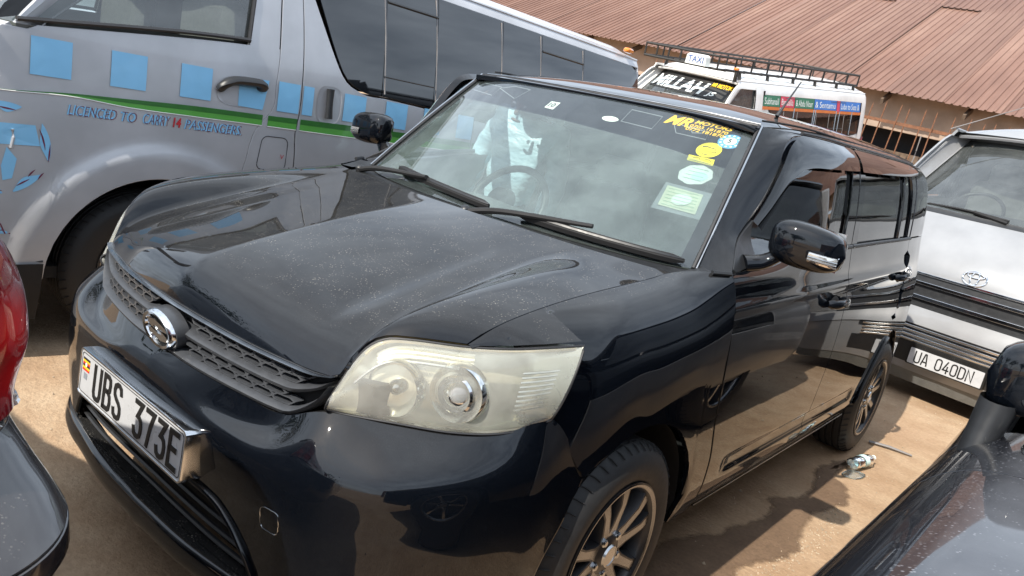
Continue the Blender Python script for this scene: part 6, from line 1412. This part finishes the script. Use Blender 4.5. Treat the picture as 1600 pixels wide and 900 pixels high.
mb = MB(); panel(mb, tp[cut-1:], (0, 0, 1), gap=.0025); cw_ = make('cowl', mb, 'grey_black_paint', SU, smooth=50)
mb = MB(); a = np.linspace(0, 2*np.pi, 25); q = np.stack([1.622 + .022*np.cos(a), .735 + .06*np.sin(a), 1.014 + .003*np.cos(a)], 1); mb.tube(q, .004, 6, cap=False); make('vent_ring', mb, 'dull_chrome', cw_)
mb = MB(); q2 = np.stack([1.622 + .020*np.cos(a[:-1]), .735 + .057*np.sin(a[:-1]), np.full(24, 1.0145)], 1); mb.add(np.r_[q2, [[1.622, .735, 1.0145]]], [(i, (i+1) % 24, 24) for i in range(24)]); make('vent', mb, 'reflector_silver', cw_)
fr_ = np.stack([S3[0]*(1 - t) + (np.array([UX, -.90, 0]) + (S3[0] - [UX, 0, 0])*[.93, 0, .9])*t for t in (0, .4, .8, 1.0)]); frc = np.concatenate([fr_, smx(fr_)[:, ::-1][:, 1:]], 1); mb = MB(); mb.grid(frc); mb.add(np.r_[frc[-1], [[UX, -.90, .6]]], [(i, i+1, frc.shape[1]) for i in range(frc.shape[1]-1)]); make('front_panel', mb, 'grey_black_paint', SU, smooth=50)
mb = MB(); mb.add([(1.62, .92, 1.06), (2*UX - 1.62, .92, 1.06), (2*UX - 1.74, 1.64, 1.62), (1.74, 1.64, 1.62)], [(0, 1, 2, 3)]); make('windscreen', mb, 'dark_glass', SU)
mb = MB(); mb.box((UX, 2.85, 1.65), (1.42, 2.4, .08), bev=.04); make('roof', mb, 'grey_black_paint', SU)
mb = MB(); mb.box((UX, 4.0, .95), (1.75, .06, 1.3), bev=.02); make('tailgate', mb, 'silver_paint', SU); mb = MB(); mb.box((UX, 1.7, .45), (1.6, 4.4, .3)); make('chassis', mb, 'matt_black', SU)

# ================================================================== dark car close on the left: only its right rear corner is in frame; own frame, rear at y=0, front towards -y
RD = thing('parked_car', 'dark car with a large red tail lamp at the left edge of the view', 'car', (.700, -1.217, .035), (0, 0, R_(-75)))
xz = F1([.22, .30, .60, .676, .757, .80, .90, .98, 1.05, 1.10], [.82, .85, .862, .862, .862, .858, .856, .848, .825, .78])
yr_ = F1([.22, .30, .60, .672, .69, .72, .757, .78, .90, 1.02, 1.10], [.17, .195, .215, .208, .17, .095, .022, .004, .0, -.02, -.08])
rr_c = F1([.22, .67, .76, .80, 1.10], [.20, .19, .12, .10, .12])
def rc(z, t, off=0.0):
    """t from 0 (right side, towards the front) round the corner at ~.6 to 1 (middle of the tail)"""
    X = float(xz(z)) + off; Yr = float(yr_(z)) + off; r = float(rr_c(z))
    if t < .5: return V3(-X, Yr - r - (.5 - t)/.5*(.70 + Yr - r), z)
    if t < .75: a = (t - .5)/.25*math.pi/2; return V3(-(X - r + r*math.cos(a)), Yr - r + r*math.sin(a), z)
    u = (t - .75)/.25; return V3(-(X - r)*(1-u), Yr + .03*math.sin(u*math.pi/2), z)
def rgrid(z0, z1, t0, t1, nz, nt, off=0.0): return np.stack([[rc(z, t, off) for t in np.linspace(t0, t1, nt)] for z in np.linspace(z0, z1, nz)])
ident = lambda P: np.asarray(P, float)
for m_ in (ident, mir):
    sgn_ = -1 if m_ is ident else 1
    mb = MB(); panel(mb, m_(rgrid(.672, .758, 0, 1, 14, 70)), (sgn_*.5, .5, 1), gap=.002); make('rear_bumper', mb, 'maroon_black_paint', RD, smooth=50)
    mb = MB(); panel(mb, m_(rgrid(.24, .670, 0, 1, 16, 70)), (sgn_, .5, 0), gap=.002); make('lower_bumper', mb, 'maroon_black_paint', RD, smooth=50)
    mb = MB(); panel(mb, m_(rgrid(.760, 1.095, 0, 1, 18, 70, -.012)), (sgn_, .5, .2), gap=.002); make('rear_wing', mb, 'maroon_black_paint', RD, smooth=50)
    lampg = np.stack([[rc(z, t, .003 + .012*math.sin(math.pi*min(1, max(0, (z - .755)/.34)))**.5) for t in np.linspace(.40 + .08*abs(z - .9), .90, 50)] for z in np.linspace(.775, 1.082, 20)])
    mb = MB(); panel(mb, m_(lampg), (sgn_, .5, 0), gap=0, lip=.004, depth=.03); tl_ = make('tail_light', mb, 'tail_red', RD, smooth=50)
    for z0 in ():
        mb = MB(); q = np.array([rc(z0 + .012*math.sin(t*9), t, .0165) for t in np.linspace(.46, .84, 18)]); mb.tube(m_(q), .0035, 5); make('lamp_rib', mb, 'tail_red', tl_)
    mb = MB(); q = np.array([rc(1.096, t, .0) for t in np.linspace(.2, .8, 18)]); mb.tube(m_(q), .010, 6); make('chrome_trim', mb, 'dull_chrome', RD)
    mb = MB(); q = np.array([rc(.775, t, .006) for t in np.linspace(.50, .58, 6)]); mb.tube(m_(q), .011, 8); make('clear_reflector', mb, 'clear_lens', tl_)
    for yw in (-.98, -3.6): wheel(RD, (sgn_*.80, yw, .31), sgn_, R=.31, W=.2, rim=.2, dark=False, spokes=7)
    sid = surf([[(.86, -.71, .30), (.86, -2.3, .30), (.84, -3.9, .30), (.66, -4.35, .32)], [(.862, -.71, .62), (.87, -2.3, .60), (.86, -3.9, .55), (.66, -4.42, .50)], [(.85, -.70, .88), (.86, -2.3, .84), (.82, -3.8, .76), (.58, -4.3, .70)], [(.772, -.70, 1.092), (.775, -2.3, 1.0), (.72, -3.7, .86), (.46, -4.15, .78)]], 16, 40)
    mb = MB(); panel(mb, sd(sid, sgn_), (sgn_, 0, 0), gap=.002); make('side_panel', mb, 'maroon_black_paint', RD, smooth=50)
    gh = surf([[(.70, -.95, 1.02), (.76, -1.9, 1.0), (.74, -3.0, .95)], [(.58, -1.45, 1.25), (.64, -1.9, 1.25), (.64, -2.6, 1.2)], [(.50, -1.75, 1.40), (.52, -2.0, 1.42), (.52, -2.3, 1.40)]], 10, 20); mb = MB(); mb.grid(sd(gh, sgn_)); make('window', mb, 'dark_glass', RD)
dk = np.stack([np.stack([(x*k, y + (.036*(1 - abs(k)**3) if y > -.09 else 0), z + (.02*(1 - k*k) if y < -.09 else .002)) for k in np.linspace(-1, 1, 21)]) for x, y, z in ((.770, -.085, 1.094), (.772, -.4, 1.096), (.772, -.70, 1.094), (.72, -.98, 1.05), (.58, -1.45, 1.25), (.50, -1.75, 1.40), (.52, -2.0, 1.42), (.52, -2.3, 1.40), (.64, -2.6, 1.2), (.74, -3.0, .95), (.72, -3.7, .86), (.46, -4.15, .78), (.55, -4.4, .6))])
for nm, i0, i1, mm in (('boot_lid', 0, 4, 'maroon_black_paint'), ('rear_window', 3, 6, 'dark_glass'), ('roof', 5, 8, 'maroon_black_paint'), ('windscreen', 7, 10, 'dark_glass'), ('bonnet', 9, 13, 'maroon_black_paint')):
    mb = MB(); mb.grid(dk[i0:i1]); make(nm, mb, mm, RD)
mb = MB(); mb.box((0, -2.1, .35), (1.5, 4.0, .2)); make('floor_pan', mb, 'matt_black', RD)

# ================================================================== wet patch, pebbles, litter
blob('wet_patch', [(.69, 1.42), (.695, 1.50), (.715, 1.56), (.71, 1.66), (.752, 1.88), (.765, 1.99), (.855, 2.19), (.80, 2.40), (.862, 2.60), (.835, 2.83), (.80, 3.05), (.83, 3.20), (.88, 3.28), (.91, 3.20), (.935, 3.02), (1.0, 2.90), (1.06, 2.73), (1.01, 2.45), (1.035, 2.25), (1.06, 2.06), (1.02, 1.93), (.96, 1.76), (.97, 1.6), (.99, 1.45), (.95, 1.2), (.80, 1.15)], .004, 'wet_dirt', .045, 300)
pm = MB(); n = 1500
ico = np.array([(0, 0, 1), (.9, 0, 0), (0, .9, 0), (-.9, 0, 0), (0, -.9, 0), (0, 0, -.6)]); icf = [(0, 1, 2), (0, 2, 3), (0, 3, 4), (0, 4, 1), (5, 2, 1), (5, 3, 2), (5, 4, 3), (5, 1, 4)]
for i in range(n):
    if i < 350: t = RNG.rand(); x, y = np.interp(t, [0, .3, .6, 1], [.98, 1.03, 1.06, 1.03]) + RNG.normal(0, .025), 1.55 + 1.1*t + RNG.normal(0, .04); s_ = RNG.uniform(.0015, .005)
    else: x, y = RNG.uniform(-2.0, 2.0), RNG.uniform(-.5, 6.0); s_ = RNG.uniform(.0015, .006)*(1 if RNG.rand() < .95 else 2.2)
    pm.add(ico*s_*RNG.uniform(.6, 1.3, 3) + [x, y, s_*.35 + float(ground_h(x, y))], icf)
o = make('gravel', pm, 'pebble', None, smooth=0); o['kind'] = 'stuff'; o['label'] = 'small pale grit scattered over the earth yard'
# crushed clear bottle lying by the rear wheel
BT = thing('plastic_bottle', 'crumpled clear plastic bottle lying beside the rear wheel of the black car', 'bottle', (.945, 3.265, .036), (0, 0, math.atan2(.241, .05)))
prof = [(.0001, -.115), (.022, -.113), (.031, -.105), (.033, -.085), (.030, -.078), (.033, -.07), (.031, -.05), (.034, -.03), (.029, -.01), (.033, .01), (.034, .03), (.030, .048), (.033, .06), (.026, .085), (.014, .10), (.0125, .115)]
mb = MB(); mb.lathe(prof, 26, (0, 0, 0), (1, 0, 0)); v = mb.v[0]; v[:, 2] *= .86; v += np.sin(v[:, [1, 2, 0]]*190)*.0016; make('body', mb, 'bottle_plastic', BT, smooth=40)
mb = MB(); mb.lathe([(.0345, -.02), (.0348, .022)], 26, (0, 0, 0), (1, 0, 0)); mb.v[0][:, 2] *= .88; make('label_band', mb, 'sticker_pale', BT)
mb = MB(); mb.lathe([(.015, .108), (.015, .124), (.0001, .125)], 18, (0, 0, 0), (1, 0, 0)); make('cap', mb, 'sticker_white', BT)
mb = MB(); a = np.linspace(0, 2*np.pi, 25)[:-1]; q = np.stack([.955 + .075*np.cos(a)*.5 + .02*np.sin(a), 3.11 + .075*np.sin(a), .006 + .003*np.sin(3*a)], 1); mb.add(np.r_[q, [[.955, 3.11, .012]]], [(i, (i+1) % 24, 24) for i in range(24)]); mb.tube(np.r_[q, q[:1]], .003, 5, cap=False); tag(make('plastic_tray', mb, 'bottle_plastic'), 'flattened clear plastic scrap on the earth next to the bottle', 'litter')
mb = MB(); mb.tube([(.872, 3.712, .012), (.97, 3.745, .016), (1.086, 3.773, .010)], [.012, .013, .008], 6, flat_=.5); tag(make('stick', mb, 'stick'), 'thin grey stick lying on the ground behind the rear wheel', 'stick')

# ================================================================== person in the pale blue shirt standing beyond the open driver's door
PS = thing('person', 'person in a pale blue long-sleeved shirt standing on the far side of the black car', 'person', (-1.05, 2.21, 0), (0, R_(11), R_(14)))
def skin(name, pts, edges, radii, m_, levels=2, prt=PS, root=0):
    me = bpy.data.meshes.new(name); me.from_pydata(pts, edges, []); o = bpy.data.objects.new(name, me); COL.objects.link(o)
    md = o.modifiers.new('skin', 'SKIN'); md.use_smooth_shade = True
    for i, r in enumerate(radii):
        r = (r, r) if np.isscalar(r) else r; me.skin_vertices[0].data[i].radius = r; me.skin_vertices[0].data[i].use_root = (i == root)
    sb = o.modifiers.new('sub', 'SUBSURF'); sb.levels = levels; sb.render_levels = levels
    dg = bpy.context.evaluated_depsgraph_get(); dg.update(); m2 = bpy.data.meshes.new_from_object(o.evaluated_get(dg)); COL.objects.unlink(o); bpy.data.objects.remove(o); bpy.data.meshes.remove(me)
    m2.materials.clear(); m2.materials.append(MATS[m_]); m2.polygons.foreach_set('use_smooth', [True]*len(m2.polygons)); m2.name = name
    q = bpy.data.objects.new(name, m2); COL.objects.link(q); q.parent = prt; return q
# bare figure: trunk, neck, head, arms, hands, legs in one surface
bp_ = [(0, 0, .92), (0, -.005, 1.10), (0, -.01, 1.28), (0, 0, 1.385), (0, -.05, 1.415), (0, -.125, 1.425), (0, -.13, 1.475),
       (.17, 0, 1.345), (.245, .01, 1.08), (.255, -.07, .85), (.255, -.09, .78), (-.17, 0, 1.345), (-.235, .02, 1.08), (-.205, -.08, .88), (-.19, -.12, .82),
       (.09, 0, .86), (.10, -.01, .48), (.11, .02, .08), (.11, -.10, .03), (-.09, 0, .86), (-.10, -.01, .48), (-.11, .02, .08), (-.11, -.10, .03)]
be_ = [(0, 1), (1, 2), (2, 3), (3, 4), (4, 5), (5, 6), (2, 7), (7, 8), (8, 9), (9, 10), (2, 11), (11, 12), (12, 13), (13, 14), (0, 15), (15, 16), (16, 17), (17, 18), (0, 19), (19, 20), (20, 21), (21, 22)]
br_ = [(.11, .085), (.10, .075), (.11, .075), (.065, .055), (.05, .05), (.075, .09), (.07, .085), .055, .042, .030, .034, .055, .042, .030, .034, .075, .055, .04, .035, .075, .055, .04, .035]
body = skin('body', bp_, be_, br_, 'skin')
for s, (hx, hy, hz) in ((1, (.255, -.09, .78)), (-1, (-.19, -.12, .82))):
    for k in range(4):
        a = (k - 1.5)*.018; skin('finger', [(hx + a*.4, hy - a, hz - .02), (hx + a*.5, hy - a*1.1 - .01, hz - .065 - .006*(k in (1, 2))), (hx + a*.5 - s*.012, hy - a*1.1 - .015, hz - .095 - .008*(k in (1, 2)))], [(0, 1), (1, 2)], [.010, .009, .007], 'skin', 1, body)
    skin('thumb', [(hx - s*.01, hy - .03, hz - .005), (hx - s*.02, hy - .05, hz - .035), (hx - s*.018, hy - .055, hz - .06)], [(0, 1), (1, 2)], [.011, .010, .008], 'skin', 1, body)
sh = skin('shirt', [(0, 0, .85), (0, -.005, 1.06), (0, -.012, 1.27), (0, 0, 1.37), (.160, 0, 1.335), (.235, .015, 1.09), (.25, -.06, .87), (-.160, 0, 1.335), (-.228, .03, 1.08), (-.20, -.07, .88)], [(0, 1), (1, 2), (2, 3), (2, 4), (4, 5), (5, 6), (2, 7), (7, 8), (8, 9)], [(.150, .118), (.142, .112), (.165, .122), (.085, .07), .076, .062, .048, .076, .062, .048], 'shirt', 3)
me = sh.data
for vtx in me.vertices:
    x, y, z = vtx.co; f_ = math.sin(z*46 + x*17 + 2*math.sin(y*21)) * math.sin(x*19 + z*8 + 1.3); n_ = vtx.normal; vtx.co += n_*(.006*f_ + .004*math.sin(z*70 + x*55 + 3*math.sin(x*14)))
skin('trousers', [(0, 0, .98), (0, 0, .86), (.095, 0, .80), (.105, -.01, .48), (.112, .015, .10), (-.095, 0, .80), (-.105, -.01, .48), (-.112, .015, .10)], [(0, 1), (1, 2), (2, 3), (3, 4), (1, 5), (5, 6), (6, 7)], [(.15, .115), (.15, .115), .095, .075, .062, .095, .075, .062], 'trouser', 2)
for s in (1, -1): skin('shoe', [(s*.112, .045, .045), (s*.112, -.03, .045), (s*.115, -.14, .032)], [(0, 1), (1, 2)], [(.042, .04), (.045, .042), (.038, .026)], 'shoe', 2)
hd_ = []
mb = MB()
for u in np.linspace(0, math.pi*.56, 10): hd_.append(np.stack([.088*math.sin(u)*np.cos(np.linspace(0, 2*np.pi, 24, endpoint=False)), -.12 + .105*math.sin(u)*np.sin(np.linspace(0, 2*np.pi, 24, endpoint=False)) + .012*math.sin(u), 1.445 + .105*math.cos(u) + .03*np.where(np.sin(np.linspace(0, 2*np.pi, 24, endpoint=False)) < -.3, .9, 0)*math.sin(u)], 1))
mb.grid(np.stack(hd_), wrap=True); make('hair', mb, 'hair', PS, smooth=60)
for s in (1, -1):
    mb = MB(); mb.lathe([(.0001, .012), (.008, .009), (.011, .002)], 12, (s*.032, -.225, 1.425), (0, -1, -.3)); make('eye', mb, 'sticker_white', body); mb = MB(); mb.lathe([(.0001, .0135), (.005, .0115)], 10, (s*.032, -.225, 1.425), (0, -1, -.3)); make('pupil', mb, 'ink_black', body)
    skin('ear', [(s*.083, -.12, 1.44), (s*.092, -.115, 1.415), (s*.084, -.117, 1.39)], [(0, 1), (1, 2)], [(.014, .01), (.016, .009), (.011, .008)], 'skin', 1, body)
skin('nose', [(0, -.218, 1.425), (0, -.243, 1.390), (0, -.230, 1.378)], [(0, 1), (1, 2)], [.010, .015, .012], 'skin', 1, body); skin('mouth', [(-.026, -.213, 1.355), (0, -.223, 1.353), (.026, -.213, 1.355)], [(0, 1), (1, 2)], [.006, .009, .006], 'skin', 1, body)
